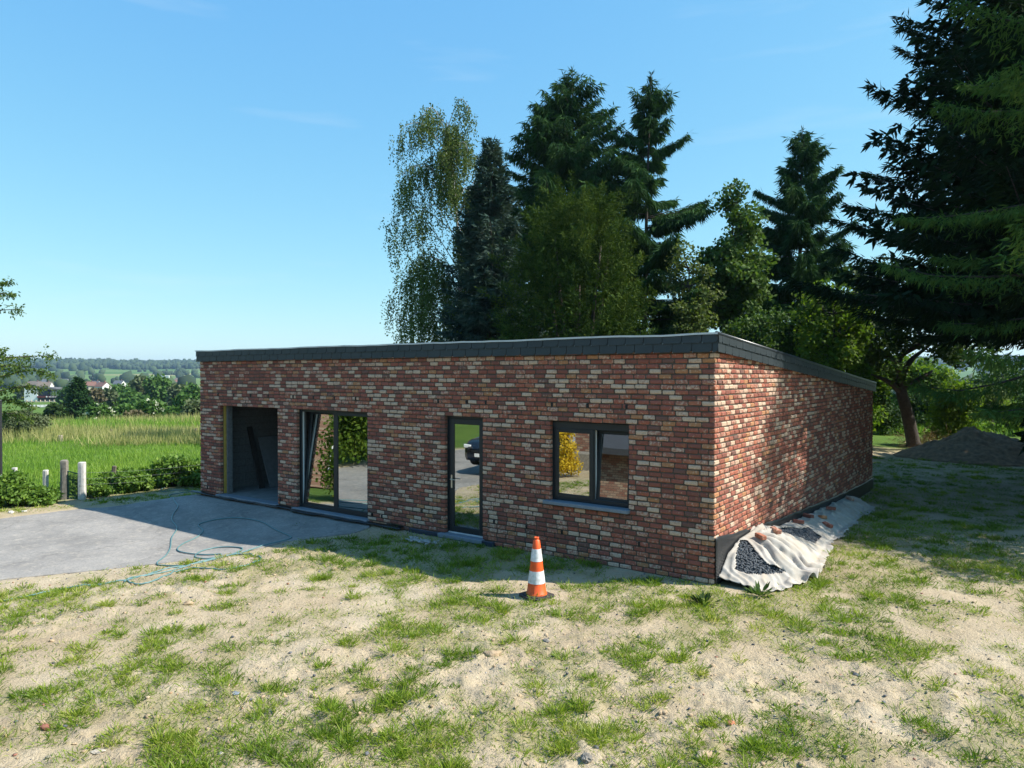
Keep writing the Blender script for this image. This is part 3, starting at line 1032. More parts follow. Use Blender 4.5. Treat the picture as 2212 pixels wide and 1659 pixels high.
# they lean on the block wall at the left of the bay
leaning('plank', 'dark plank leaning against the block wall inside the open bay', 'plank', -12.78, 1.22, .15, 1.72, .04, R(19), M['dark_timber'], R(90))
leaning('board', 'grey sheet of board leaning beside the plank inside the open bay', 'board', -12.80, 2.05, 1.15, 1.42, .03, R(22), M['plaster_board'], R(90))

def strip_sheet(name, pts_lo, pts_hi, mat, th=0.006):
    n = len(pts_lo)
    V = [tuple(p) for p in pts_lo] + [tuple(p) for p in pts_hi]
    F = [(i, i + 1, n + i + 1, n + i) for i in range(n - 1)]
    o = obj(name, raw_mesh(name, np.array(V), F, mat, True))
    md = o.modifiers.new('thickness', 'SOLIDIFY'); md.thickness = th; md.offset = 0
    return o

def build_membranes():
    rng = np.random.default_rng(12)
    # dimpled membrane along the foot of the side wall
    ys = np.linspace(-0.01, HY1 + .02, 150)
    top = np.interp(ys, [0, .5, 1.6, 3.75, 7, 10, 13.5], [.60, .54, .44, .29, .12, -.02, -.13]) + 0.012 * vnoise(ys * 3.1, ys * 0, 8) + .008 * vnoise(ys * 9, ys * 0, 9)
    curl = 0.010 + 0.014 * np.maximum(vnoise(ys * 1.7, ys * 0, 10), 0)
    nz = 16
    V = []; F = []
    bot = -0.75
    for i, y in enumerate(ys):
        for k in range(nz):
            t = k / (nz - 1)
            z = top[i] - (top[i] - bot) * t
            V.append((0.014 + curl[i] * (1 - t) ** 6 + 0.02 * t, y, z))
    for i in range(len(ys) - 1):
        for k in range(nz - 1):
            F.append((i * nz + k, i * nz + k + 1, (i + 1) * nz + k + 1, (i + 1) * nz + k))
    e = empty('drainage_membrane', (0.02, 0, -.1), 0, 'black dimpled drainage membrane lining the foot of the sunlit side wall', 'membrane')
    o = obj('sheet', raw_mesh('sheet', np.array(V), F, M['membrane'], True), e); o.location = (-.02, 0, .1)
    md = o.modifiers.new('thickness', 'SOLIDIFY'); md.thickness = 0.003; md.offset = 1
    # its dimples: low domes in a staggered grid, near the corner where they can be seen
    dv, df = [], []
    n = 6
    for r in range(34):
        for c in range(95):
            y = .02 + c * .0235 + (.012 if r % 2 else 0)
            tz = float(np.interp(y, [0, .5, 1.6, 3.75], [.60, .54, .44, .29])) - .045 - r * .0215
            if tz < -.12: continue
            i0 = len(dv)
            x = .015 + .02 * ((0.6 - tz) / 1.35)
            for (rr, xx) in ((.009, 0), (.0055, .007)):
                for k in range(n): dv.append((x + xx, y + rr * math.cos(k * 2 * math.pi / n), tz + rr * math.sin(k * 2 * math.pi / n)))
            for k in range(n): df.append((i0 + k, i0 + (k + 1) % n, i0 + n + (k + 1) % n, i0 + n + k))
            df.append(tuple(range(i0 + n, i0 + 2 * n)))
    o = obj('dimple', raw_mesh('dimple', np.array(dv), df, M['membrane'], True), e); o.location = (-.02, 0, .1); o['kind'] = 'stuff'
    # damp-proof strip crumpled along the foot of the front
    xs = np.linspace(HX0 - .35, -6.35, 90)
    lo = []; hi = []
    for x in xs:
        w = 0.10 + 0.05 * float(vnoise(np.array(x * 2.2), np.array(0.), 4)) + (0.04 if -9.8 < x < -8 else 0)
        g = -0.098
        lo.append((x, -0.055 - w * .9, g + 0.012 + 0.02 * abs(float(vnoise(np.array(x * 4.1), np.array(1.), 5)))))
        hi.append((x, 0.004 - 0.008, g + 0.045 + 0.018 * float(vnoise(np.array(x * 3.3), np.array(2.), 6))))
    o = strip_sheet('damp_proof_strip', lo, hi, M['black'], .004)
    tag(o, 'crumpled black damp-proof strip lying along the foot of the shaded front', 'membrane')
    mb = MB(); mb.cbox(-1.05, 1.05, -.06, .0, -.05, .05, .01)
    o = mb.build('membrane_offcut', simple('blue_black_sheet', (.03, .04, .06, 1), rough=.4)); o.location = (-5.1, -.02, -.09)
    tag(o, 'dark blue strip of sheet at the wall foot below the glazed door', 'membrane')
build_membranes()

# --- gravel trench wrapped in geotextile beside the side wall
def pile_z(x, y):
    """top of the wrapped gravel: leans on the wall, runs out on the ground"""
    x = np.asarray(x, float); y = np.asarray(y, float)
    top = np.interp(y, [-0.1, .12, .5, 1.0, 1.6, 2.2, 3.2, 5, 7, 9, 11], [-.12, .0, .24, .36, .38, .31, .18, .06, -.05, -.13, -.22])
    W = np.interp(y, [-.1, .1, .6, 1.3, 2.0, 2.6, 4, 6, 9, 11], [.45, .62, .86, .98, .90, .86, .74, .66, .62, .45])
    g = terrain_base(x, y)
    u = np.clip(x / W, 0, 1.4)
    prof = np.where(u < 1, np.cos(np.clip(u, 0, 1) * math.pi / 2) ** 0.9, 0)
    return g + np.maximum(top - g, 0.0) * prof, W, u

GRAVEL1 = [(a * .22604 + 2750, b * .22604 + 2030) for a, b in ((715, 430), (830, 420), (890, 470), (960, 560), (1050, 690), (1150, 790), (1240, 860), (1290, 845), (1400, 900), (1540, 985), (1480, 1000), (1250, 1025), (860, 1025), (700, 985), (630, 930), (650, 820), (635, 720), (660, 600))]
GRAVEL2 = [(a * .22604 + 2750, b * .22604 + 2030) for a, b in ((1290, 250), (1420, 215), (1560, 195), (1800, 225), (1905, 190), (2030, 290), (2150, 370), (2090, 420), (2040, 490), (1800, 390), (1500, 300))]
GRAVEL1 = [(a / 1.8228, b / 1.8228) for a, b in GRAVEL1]
GRAVEL2 = [(a / 1.8228, b / 1.8228) for a, b in GRAVEL2]

def cloth_mat():
    t = NT('geotextile')
    p = t.pos()
    n = t.noise(p, 4.5, 5, 0.6)
    c = t.ramp(n.outputs['Fac'], [(0.30, (0.38, 0.32, 0.25)), (0.46, (0.37, 0.335, 0.29)), (0.7, (0.44, 0.415, 0.38))])
    n2 = t.noise(p, 16, 5, .7)
    c = t.mix(t.ramp(n2.outputs['Fac'], [(0.68, (0, 0, 0)), (0.80, (.35, .35, .35))]), c, (0.27, 0.24, 0.21, 1))
    t.col(c); t.set(Roughness=0.9)
    t.bump(t.noise(p, 26, 4).outputs['Fac'], 0.25, 0.01)
    return t.m
M['cloth'] = cloth_mat()
M['gravel'] = simple('blue_black_gravel', (0.10, 0.115, 0.13, 1), (0.035, 0.04, 0.05, 1), 0.75, 26, bump=.5, bscale=140)

def stones_mesh(name, P, S, mat, seed, sub=1, flat=0.75):
    """many small angular stones as one mesh"""
    rng = np.random.default_rng(seed)
    t = (1 + 5 ** .5) / 2
    iv = np.array([(-1, t, 0), (1, t, 0), (-1, -t, 0), (1, -t, 0), (0, -1, t), (0, 1, t), (0, -1, -t), (0, 1, -t), (t, 0, -1), (t, 0, 1), (-t, 0, -1), (-t, 0, 1)], float)
    iv /= np.linalg.norm(iv[0])
    fi = np.array([(0, 11, 5), (0, 5, 1), (0, 1, 7), (0, 7, 10), (0, 10, 11), (1, 5, 9), (5, 11, 4), (11, 10, 2), (10, 7, 6), (7, 1, 8), (3, 9, 4), (3, 4, 2), (3, 2, 6), (3, 6, 8), (3, 8, 9), (4, 9, 5), (2, 4, 11), (6, 2, 10), (8, 6, 7), (9, 8, 1)])
    n = len(P)
    V = np.repeat(iv[None], n, 0) * (1 + rng.uniform(-.35, .25, (n, 12, 1)))
    V = V * rng.uniform(.6, 1.15, (n, 1, 3)) * np.array([1, 1, flat])
    a = rng.uniform(0, 2 * math.pi, n); ca, sa = np.cos(a), np.sin(a)
    X = V[..., 0] * ca[:, None] - V[..., 1] * sa[:, None]; Yy = V[..., 0] * sa[:, None] + V[..., 1] * ca[:, None]
    V = np.stack([X, Yy, V[..., 2]], -1) * np.asarray(S)[:, None, None] + np.asarray(P)[:, None]
    F = (fi[None] + (np.arange(n) * 12)[:, None, None]).reshape(-1, 3)
    v = np.repeat(rng.random(n), 12)
    return raw_mesh(name, V.reshape(-1, 3), F, mat, False, {'v': ('POINT', 'FLOAT', v)})

def build_pile():
    def sheet_z(x, y):
        z, W, u = pile_z(x, y)
        # folds fanning out from the top of the heap near the corner
        ax, ay = 0.02, 1.25
        ang = np.arctan2(y - ay, x - ax)
        r = np.hypot(x - ax, y - ay)
        a2 = ang + .16 * vnoise(x * 3, y * 3, 50) + .05 * vnoise(x * 9, y * 9, 57)
        saw = np.abs(((a2 * 2.6) % 1.0) - .35)
        fold = (1 - np.clip(saw / .35, 0, 1)) ** .8 * 0.125 * sstep(.06, .5, r) * (1 - .6 * sstep(1.0, 1.6, r)) * sstep(-.85, -.45, ang)
        fold = fold + (1 - np.clip(np.abs(((a2 * 7.3) % 1.0) - .5) / .3, 0, 1)) * .022 * sstep(.2, .6, r)
        far = sstep(1.7, 2.4, y)
        crease = 1 - np.clip(np.abs(fbm(x * 2.4 + y * .6, y * 1.1, 3, 51)) / .14, 0, 1)
        wr = 0.018 * fbm(x * 3.5 + y * 1.2, y * 1.7, 3, 58) + 0.034 * crease ** 1.5 + 0.012 * np.abs(vnoise(x * 9, y * 6, 52)) + .006 * vnoise(x * 22, y * 19, 53)
        return z + 0.025 + fold * (1 - far) + wr * (0.4 + .6 * far)
    def make(name, y0, y1, ny, label, cut):
        ys = np.linspace(y0, y1, ny); us = np.linspace(0.02, 1.12, 46)
        Yg, Ug = np.meshgrid(ys, us, indexing='ij')
        _, W, _ = pile_z(np.zeros_like(Yg), Yg)
        edge = 1 + .10 * vnoise(Yg * 2.3, Yg * 0, 55) + .05 * vnoise(Yg * 7, Yg * 0, 56)
        Xg = 0.03 + Ug * W * edge
        Zg = sheet_z(Xg, Yg)
        Zg = np.maximum(Zg, terrain(Xg.ravel(), Yg.ravel()).reshape(Xg.shape) + 0.012)
        P = np.stack([Xg, Yg, Zg], -1).reshape(-1, 3)
        nu = len(us)
        px, py, _ = proj(P)
        hole = np.zeros(len(P), bool)
        for poly in cut: hole |= in_poly(px, py, poly)
        F = []
        for i in range(ny - 1):
            for j in range(nu - 1):
                q = (i * nu + j, i * nu + j + 1, (i + 1) * nu + j + 1, (i + 1) * nu + j)
                if sum(hole[list(q)]) >= 3: continue
                F.append(q)
        o = obj(name, raw_mesh(name, P, F, M['cloth'], True))
        md = o.modifiers.new('thickness', 'SOLIDIFY'); md.thickness = 0.004; md.offset = 1
        tag(o, label, 'cloth')
        return o
    make('geotextile_sheet', 0.04, 2.10, 130, 'sunlit pale geotextile folded open over the gravel at the corner', [GRAVEL1, GRAVEL2])
    make('geotextile_sheet', 2.06, 9.6, 240, 'shaded white geotextile strip weighted with loose bricks along the side wall', [GRAVEL2])
    # gravel bed below
    rng = np.random.default_rng(77)
    ys = np.linspace(.1, 9.0, 120); us = np.linspace(0, 1.0, 18)
    Yg, Ug = np.meshgrid(ys, us, indexing='ij')
    _, W, _ = pile_z(np.zeros_like(Yg), Yg)
    Xg = .03 + Ug * W * .97
    Zg = pile_z(Xg, Yg)[0] - .02
    P = np.stack([Xg, Yg, Zg], -1).reshape(-1, 3)
    nu = len(us)
    F = np.array([(i * nu + j, i * nu + j + 1, (i + 1) * nu + j + 1, (i + 1) * nu + j) for i in range(len(ys) - 1) for j in range(nu - 1)])
    bed = obj('gravel', raw_mesh('gravel', P, F, M['gravel'], True)); bed['kind'] = 'stuff'
    tag(bed, 'heap of blue-black crushed stone showing where the geotextile is folded open', 'gravel')
    # stones where they show
    n = 60000
    y = rng.uniform(.08, 4.2, n); u = rng.uniform(0, 1, n)
    _, W, _ = pile_z(np.zeros(n), y)
    x = .03 + u * W
    z = pile_z(x, y)[0]
    px, py, _ = proj(np.stack([x, y, z], -1))
    grow = lambda poly, k: [(np.mean([p[0] for p in poly]) + (p[0] - np.mean([p[0] for p in poly])) * k, np.mean([p[1] for p in poly]) + (p[1] - np.mean([p[1] for p in poly])) * k) for p in poly]
    keep = in_poly(px, py, grow(GRAVEL1, 1.06)) | in_poly(px, py, grow(GRAVEL2, 1.08))
    ids = np.nonzero(keep)[0][:2800]
    S = rng.uniform(.012, .027, len(ids))
    Pq = np.stack([x[ids], y[ids], z[ids] + rng.uniform(-.012, .012, len(ids))], -1)
    o = obj('crushed_stone', stones_mesh('crushed_stone', Pq, S, M['gravel'], 5, flat=.85), bed); o['kind'] = 'stuff'
    # loose bricks weighing the cloth down
    v, f = chamfer_box(.2, .09, .066, .008)
    g = np.random.default_rng(9)
    lb = [((1725, 1128), 20, 'reddish loose brick on the shaded cloth nearest the second gravel gap'), ((1742, 1115), -12, 'pale ochre loose brick on the shaded cloth against the black membrane'),
          ((1777, 1118), 70, 'red loose brick seen end-on in the middle of the shaded cloth'), ((1788, 1135), -25, 'flat red loose brick at the outer hem of the shaded cloth'),
          ((1795, 1099), 15, 'brown loose brick lying on the shaded cloth behind the end-on brick'), ((1836, 1078), -30, 'dark loose brick half wrapped in cloth, farthest along the wall'),
          ((1643, 1160), -38, 'sunlit orange-brown brick holding the folded cloth near the corner'), ((1676, 1147), -40, 'narrow red brick edge showing between the folds and the second gravel gap')]
    for (q, rz, lab) in lb:
        d = ray(*q); t = 8.0
        for _ in range(900):
            p = CAM + d * t
            if p[2] < float(sheet_z(p[0], p[1])) + .03: break
            t += .02
        me = raw_mesh('loose_brick', np.array(v) + g.normal(0, .002, (24, 3)), f, M['brick_o'])
        o = obj('loose_brick', me); o.location = (max(p[0], .16), p[1], p[2] + .012)
        o.rotation_euler = (g.normal(0, .08), .12 + g.normal(0, .06), R(rz))
        tag(o, lab, 'brick', 'loose bricks on the cloth')
build_pile()

# --- traffic cone
def build_cone():
    g = gp(1159, 1283)
    x, y = g[0], g[1]
    z = float(terrain(x, y)) + .012
    c = empty('traffic_cone', (x, y, z), 0, 'orange and white striped traffic cone on a dark square foot', 'traffic cone')
    mor = simple('cone_orange', (0.86, 0.110, 0.014, 1), (0.62, 0.085, 0.02, 1), .45, 16, bump=.1)
    mwh = simple('cone_white', (0.78, 0.79, 0.82, 1), (.50, .49, .47, 1), .4, 22, bump=.15)
    mb = MB()
    # square foot with bevelled corners and a raised rim
    w = .20
    mb.prism([(-w, -w + .05, 0), (-w + .05, -w, 0), (w - .05, -w, 0), (w, -w + .05, 0), (w, w - .05, 0), (w - .05, w, 0), (-w + .05, w, 0), (-w, w - .05, 0)], (0, 0, .022))
    w2 = .165
    mb.prism([(-w2, -w2 + .05, .021), (-w2 + .05, -w2, .021), (w2 - .05, -w2, .021), (w2, -w2 + .05, .021), (w2, w2 - .05, .021), (w2 - .05, w2, .021), (-w2 + .05, w2, .021), (-w2, w2 - .05, .021)], (0, 0, .013))
    o = mb.build('base', simple('cone_foot', (.06, .055, .052, 1), (.035, .033, .032, 1), .8, 12), c); o.rotation_euler = (0, 0, R(74))
    H = .83
    rad = lambda t: .140 + (.042 - .140) * t
    prof = [(.150, .034), (.147, .05)]
    for t in (0.03, .26, .27, .5, .52, .75, .94): prof.append((rad(t), .034 + t * (H - .034)))
    prof += [(.037, H - .038), (.030, H - .032), (.030, H - .014), (.036, H - .008), (.036, H), (.026, H), (.024, H - .03), (.0, H - .03)]
    v, f = lathe_geo(prof, 36)
    b = obj('body', raw_mesh('body', np.array(v), f, mor, True), c)
    for t0, t1 in ((.20, .415), (.585, .80)):
        pr = [(rad(t0) - .003, .034 + t0 * (H - .034)), (rad(t0) + .003, .034 + t0 * (H - .034)), (rad(t1) + .003, .034 + t1 * (H - .034)), (rad(t1) - .003, .034 + t1 * (H - .034))]
        v, f = lathe_geo(pr, 36)
        obj('white_band', raw_mesh('white_band', np.array(v), f, mwh, False), c)
build_cone()

# --- garden hose
def build_hose():
    z8 = [(1140, 93), (1080, 118), (1090, 131), (1180, 128), (1255, 124), (1262, 138), (1165, 149), (1135, 166), (1165, 195), (1192, 240), (1160, 295), (1153, 335), (1186, 385), (1150, 450), (1140, 520), (1108, 572), (1055, 615), (1075, 635), (1200, 636), (1330, 615), (1480, 580), (1620, 548), (1760, 503), (1930, 460), (1942, 440), (1850, 400), (1750, 345), (1600, 318), (1450, 328), (1332, 362), (1362, 402), (1320, 445), (1228, 490), (1188, 530), (1240, 553), (1380, 566), (1478, 561), (1460, 580), (1380, 589), (1308, 578), (1340, 545), (1430, 521), (1530, 514), (1625, 524), (1560, 560), (1450, 590), (1300, 620), (1100, 660), (960, 700), (850, 722), (845, 742), (950, 746), (1080, 712), (1180, 668), (1300, 645), (1500, 655), (1650, 636), (1745, 600), (1730, 572), (1650, 560), (1540, 568), (1400, 604), (1200, 648), (1000, 694), (800, 732), (600, 768), (400, 790), (250, 820), (60, 855), (-150, 890)]
    P = [gp(a * .5877 / 1.8228, (1850 + b * .5877) / 1.8228)[:2] for a, b in z8]
    P3 = catmull([(p[0], p[1], 0) for p in P], 6)
    dd = dist_poly(P3[:, 0], P3[:, 1], DRIVE)
    g = np.where(dd < 0.03, terrain_base(P3[:, 0], P3[:, 1]) + .004, terrain(P3[:, 0], P3[:, 1]))
    g = np.maximum(g, np.convolve(np.pad(g, 2, 'edge'), np.ones(5) / 5, 'valid'))
    P3[:, 2] = g + .013 + .004 * np.sin(np.arange(len(P3)) * .13)
    mb = MB(); mb.tube(P3, .0125, 6)
    t = NT('hose_rubber')
    t.col((.10, .205, .215, 1)); t.set(Roughness=.45)
    o = mb.build('garden_hose', t.m, None, True)
    tag(o, 'long teal garden hose snaking in loops over the driveway edge', 'hose')
build_hose()

# ------------------------------------------------------------------ foliage tools
def nrm(a): return a / (np.linalg.norm(a, axis=-1, keepdims=True) + 1e-9)

def diamonds(c, a, s, l, w):
    """leaf-shaped quads: base point c, axis a, side s, length l, width w"""
    l = np.asarray(l)[:, None]; w = np.asarray(w)[:, None]
    return np.stack([c, c + a * l * .45 + s * w * .5, c + a * l, c + a * l * .45 - s * w * .5], 1)

def leaf_mesh(name, Q, mat, v):
    n = len(Q)
    F = np.arange(n * 4).reshape(n, 4)
    return raw_mesh(name, Q.reshape(-1, 3), F, mat, False, {'v': ('FACE', 'FLOAT', v)})

def rperp(a, rng):
    return nrm(np.cross(a, rng.normal(size=a.shape)))

def clumpy(n, rng, P, sc_=1.6, seed=0):
    """per-leaf value: light and dark clumps plus fine scatter"""
    k = vnoise(P[:, 0] * sc_ + P[:, 2] * .7, P[:, 1] * sc_ - P[:, 2] * 1.1, seed)
    return np.clip(.5 + .32 * k + rng.normal(0, .16, n), 0, 1)

class Tree:
    """collects wood and foliage of one tree in local coordinates"""
    def __init__(s, seed): s.rng = np.random.default_rng(seed); s.w = MB(); s.q = []
    def wood(s, pts, rad, n=6): s.w.tube(pts, rad, n, 0, True)
    def leaves(s, c, a, sd, l, w): s.q.append(diamonds(c, a, sd, l, w))
    def build(s, name, label, cat, loc, bark, leaf, group=None, vscale=1.2, crown='crown', trunk='trunk'):
        e = empty(name, loc, 0, label, cat, group)
        if s.w.v: s.w.build(trunk, bark, e, True)
        if s.q:
            Q = np.concatenate(s.q)
            v = clumpy(len(Q), s.rng, Q[:, 0], vscale, 3)
            obj(crown, leaf_mesh(crown, Q, leaf, v), e)
        return e

def conifer(t, H, Rad, z0, nb, e0=-10, e1=45, droop=.25, up=.2, shape=.8, step=.2, lat=.30, spl=.30, spw=.075, hang=.8, per=2, lean=(0, 0), stems=1, trunk_r=.16, azr=None, fwd=.5, ragged=.35, sprd=.32):
    rng = t.rng
    for st in range(stems):
        off = np.array([0., 0, 0]) if stems == 1 else np.array([math.cos(st * 2.6 + .4), math.sin(st * 2.6 + .4), 0]) * .35
        hh = H * (1 if st == 0 else .93)
        tp = lambda z: off + np.array([lean[0] * (z / hh) ** 2, lean[1] * (z / hh) ** 2, z])
        t.wood([tp(z) for z in np.linspace(0, hh, 9)], np.linspace(trunk_r, .015, 9), 7)
        C, A = [], []
        for i in range(nb):
            tt = (i + rng.random()) / nb
            z = z0 + (hh * .985 - z0) * tt
            L = max(.18, Rad * (1 - tt) ** shape * (1 - ragged + 2 * ragged * rng.random() * .75) + .12)
            az = rng.uniform(0, 2 * math.pi) if azr is None else rng.uniform(*azr)
            e = R(e0 + (e1 - e0) * tt + rng.normal(0, 6))
            n = max(3, int(L / step))
            s_ = np.linspace(.12, 1, n)
            hd = np.array([math.cos(az), math.sin(az), 0.]); sd = np.array([-hd[1], hd[0], 0.])
            dr = droop * (1 - tt) * rng.uniform(.6, 1.3)
            bend = rng.normal(0, .12)
            P = tp(z)[None] + (hd[None] * (L * s_ * math.cos(e))[:, None]) + sd[None] * (bend * L * s_ ** 2)[:, None]
            P[:, 2] += L * (s_ * math.sin(e) - dr * s_ ** 2 + up * dr * 4 * s_ ** 4 * .5)
            if L > .5: t.wood(np.concatenate([[tp(z)], P[::max(1, n // 4)]]), np.linspace(max(.012, .013 * L), .006, len(P[::max(1, n // 4)]) + 1), 4)
            T = nrm(np.gradient(P, axis=0))
            C.append(P); A.append(T)
            # side twigs
            for sgn in (-1, 1):
                ll = lat * L * (1.12 - s_) * rng.uniform(.5, 1.2, n) + .08
                m = 4
                dl = nrm(T * fwd + sd[None] * sgn * .8 + np.array([0, 0, -.15]))
                for k in range(1, m + 1):
                    fr = k / m
                    keep = ll * fr > .05 + .1 * (k - 1) * .3
                    C.append((P + dl * (ll * fr)[:, None])[keep] - np.array([0, 0, 1.]) * (hang * .12 * (ll * fr) ** 1.5)[keep][:, None]); A.append(dl[keep])
        C = np.concatenate(C); A = np.concatenate(A)
        for k in range(per):
            n = len(C)
            a = nrm(A * .75 + np.array([0, 0, -1.]) * hang * rng.uniform(.3, 1.3, (n, 1)) + rng.normal(0, sprd, (n, 3)))
            t.leaves(C + rng.normal(0, .03, (n, 3)), a, rperp(a, rng), spl * rng.uniform(.55, 1.3, n), spw * rng.uniform(.7, 1.3, n))
        # leader
        n = 60
        zz = hh - rng.uniform(0, .9, n) ** 1.3
        c = np.stack([tp(z) for z in zz]); a = nrm(rng.normal(0, .6, (n, 3)) + np.array([0, 0, .55]))
        t.leaves(c, a, rperp(a, rng), spl * .8 * rng.uniform(.5, 1, n), spw * np.ones(n))

def leaf_clump(t, c, r, n, ll, lw, up=.3, shell=.45):
    rng = t.rng
    n = max(12, int(n * .62)); ll *= 1.2; lw *= 1.2
    d = nrm(rng.normal(size=(n, 3)))
    rr = rng.random(n) ** shell
    r = np.asarray(r, float)
    # bumpy surface
    bump = 1 + .22 * vnoise(d[:, 0] * 2.5 + c[0], d[:, 1] * 2.5 + d[:, 2] * 2 + c[1], 9)
    p = np.asarray(c) + d * r * (rr * bump)[:, None]
    a = nrm(d * .5 + rng.normal(0, .7, (n, 3)) + np.array([0, 0, -.25]))
    s_ = nrm(np.cross(a, nrm(d + np.array([0, 0, up]) + rng.normal(0, .5, (n, 3)))))
    t.leaves(p, a, s_, ll * rng.uniform(.6, 1.3, n), lw * rng.uniform(.7, 1.3, n))

def broadleaf(t, H, crown_c, crown_r, nclump, cr, nleaf, ll, lw, trunk_r=.14, trunk=None, seed_top=True, gap=.0, limb=True):
    rng = t.rng
    crown_c = np.asarray(crown_c, float); crown_r = np.asarray(crown_r, float)
    tr = trunk if trunk is not None else [(0, 0, 0), (.1 * rng.normal(), .1 * rng.normal(), crown_c[2] * .5), (crown_c[0], crown_c[1], crown_c[2] + crown_r[2] * .55)]
    tr = catmull(tr, 5)
    t.wood(tr, np.linspace(trunk_r, trunk_r * .22, len(tr)), 9)
    for i in range(nclump):
        d = nrm(rng.normal(size=(1, 3)))[0]
        rr = rng.random() ** .45
        c = crown_c + d * crown_r * rr * .82
        k = cr * rng.uniform(.65, 1.3)
        if limb:
            j = int(np.argmin(np.linalg.norm(tr - (c - np.array([0, 0, k * 1.2])), axis=1)))
            b = tr[j]; mid = (b + c) / 2 + np.array([0, 0, -.12 * np.linalg.norm(c - b)]) + rng.normal(0, .1, 3)
            t.wood(catmull([b, mid, c], 3), np.linspace(max(.012, trunk_r * .3), .006, 7), 4)
        leaf_clump(t, c, (k, k, k * .72), nleaf, ll, lw)

bark_grey = simple('bark_grey', (.115, .095, .075, 1), (.055, .046, .038, 1), .95, 9, bump=.9, bscale=30, bdist=.02)
bark_dark = simple('bark_dark', (.065, .052, .042, 1), (.032, .027, .022, 1), .95, 9, bump=.9, bscale=30, bdist=.02)
bark_birch = simple('bark_birch', (.52, .50, .47, 1), (.16, .14, .13, 1), .85, 7)
L_spruce = leafmat('spruce_needles', [(0.014, 0.038, 0.014, 1), (0.032, 0.075, 0.023, 1), (0.058, 0.116, 0.032, 1)], .15, rough=.85, spec=.04)
L_blue = leafmat('blue_conifer_needles', [(0.019, 0.041, 0.032, 1), (0.041, 0.070, 0.057, 1), (0.081, 0.115, 0.092, 1)], .15, rough=.85, spec=.04)
L_yew = leafmat('yew_needles', [(.014, .034, .007, 1), (.040, .072, .014, 1), (.085, .118, .022, 1)], .2, rough=.85, spec=.04)
L_birch = leafmat('birch_leaves', [(.042, .078, .018, 1), (.085, .125, .032, 1), (.140, .175, .065, 1)], .3, rough=.65, spec=.14)
L_alder = leafmat('alder_leaves', [(0.032, 0.068, 0.016, 1), (0.068, 0.124, 0.027, 1), (0.115, 0.182, 0.043, 1)], .32, rough=.65, spec=.14)
L_pale = leafmat('pale_leaves', [(0.060, 0.096, 0.024, 1), (0.108, 0.150, 0.042, 1), (0.180, 0.198, 0.084, 1)], .35, rough=.65, spec=.14)
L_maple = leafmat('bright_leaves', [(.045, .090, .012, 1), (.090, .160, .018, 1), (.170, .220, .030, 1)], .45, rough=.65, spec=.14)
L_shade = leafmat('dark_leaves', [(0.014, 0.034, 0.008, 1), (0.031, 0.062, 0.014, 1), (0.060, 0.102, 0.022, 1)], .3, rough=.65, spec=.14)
L_cypress = leafmat('cypress_sprays', [(0.007, 0.017, 0.008, 1), (0.013, 0.029, 0.012, 1), (0.022, 0.041, 0.014, 1)], .06, rough=.85, spec=.04)
L_near = leafmat('near_spruce_needles', [(0.031, 0.070, 0.020, 1), (0.056, 0.115, 0.025, 1), (0.098, 0.168, 0.039, 1)], .18, rough=.85, spec=.04)
L_cherry = leafmat('cherry_leaves', [(0.042, 0.084, 0.017, 1), (0.084, 0.138, 0.026, 1), (0.180, 0.216, 0.042, 1)], .38)
L_bush = leafmat('bramble_leaves', [(0.065, 0.130, 0.023, 1), (0.130, 0.227, 0.035, 1), (0.244, 0.342, 0.057, 1)], .35)
L_yellow = leafmat('yellow_leaves', [(.45, .30, .02, 1), (.62, .44, .03, 1), (.70, .55, .06, 1)], .35)
L_flower = leafmat('elder_flowers', [(.55, .54, .40, 1), (.70, .70, .56, 1), (.76, .76, .66, 1)], .2)
L_dead = leafmat('dead_twigs', [(.11, .075, .035, 1), (.19, .135, .065, 1), (.27, .20, .10, 1)], .15)
L_grass = leafmat('lawn_blades', [(.070, .130, .012, 1), (.145, .235, .022, 1), (.250, .320, .040, 1), (.40, .40, .12, 1)], .42, .5)
L_meadow = leafmat('meadow_blades', [(0.080, 0.174, 0.017, 1), (0.152, 0.275, 0.032, 1), (0.246, 0.348, 0.051, 1)], .4, .5)
L_straw = leafmat('seeding_grass', [(0.149, 0.196, 0.052, 1), (0.287, 0.287, 0.103, 1), (0.437, 0.391, 0.184, 1)], .35, .6)
L_farA = leafmat('far_leaves_green', [(0.030, 0.075, 0.018, 1), (0.063, 0.132, 0.027, 1), (0.112, 0.188, 0.045, 1)], .25, rough=.65, spec=.14)
L_farB = leafmat('far_leaves_grey', [(0.049, 0.073, 0.034, 1), (0.087, 0.115, 0.053, 1), (0.140, 0.161, 0.084, 1)], .25, rough=.65, spec=.14)
L_farC = leafmat('far_leaves_brown', [(0.072, 0.066, 0.036, 1), (0.132, 0.114, 0.066, 1), (0.192, 0.162, 0.102, 1)], .25, rough=.65, spec=.14)

def ground_at(x, y): return float(terrain_base(x, y))
def base_at(px, depth):
    p = CAM + FWD * depth + RGT * ((px - 1106) / FPX * depth)
    return np.array([p[0], p[1], ground_at(p[0], p[1])])
def top_h(py, depth, z): return CAM[2] + (808 - py) / FPX * depth - z

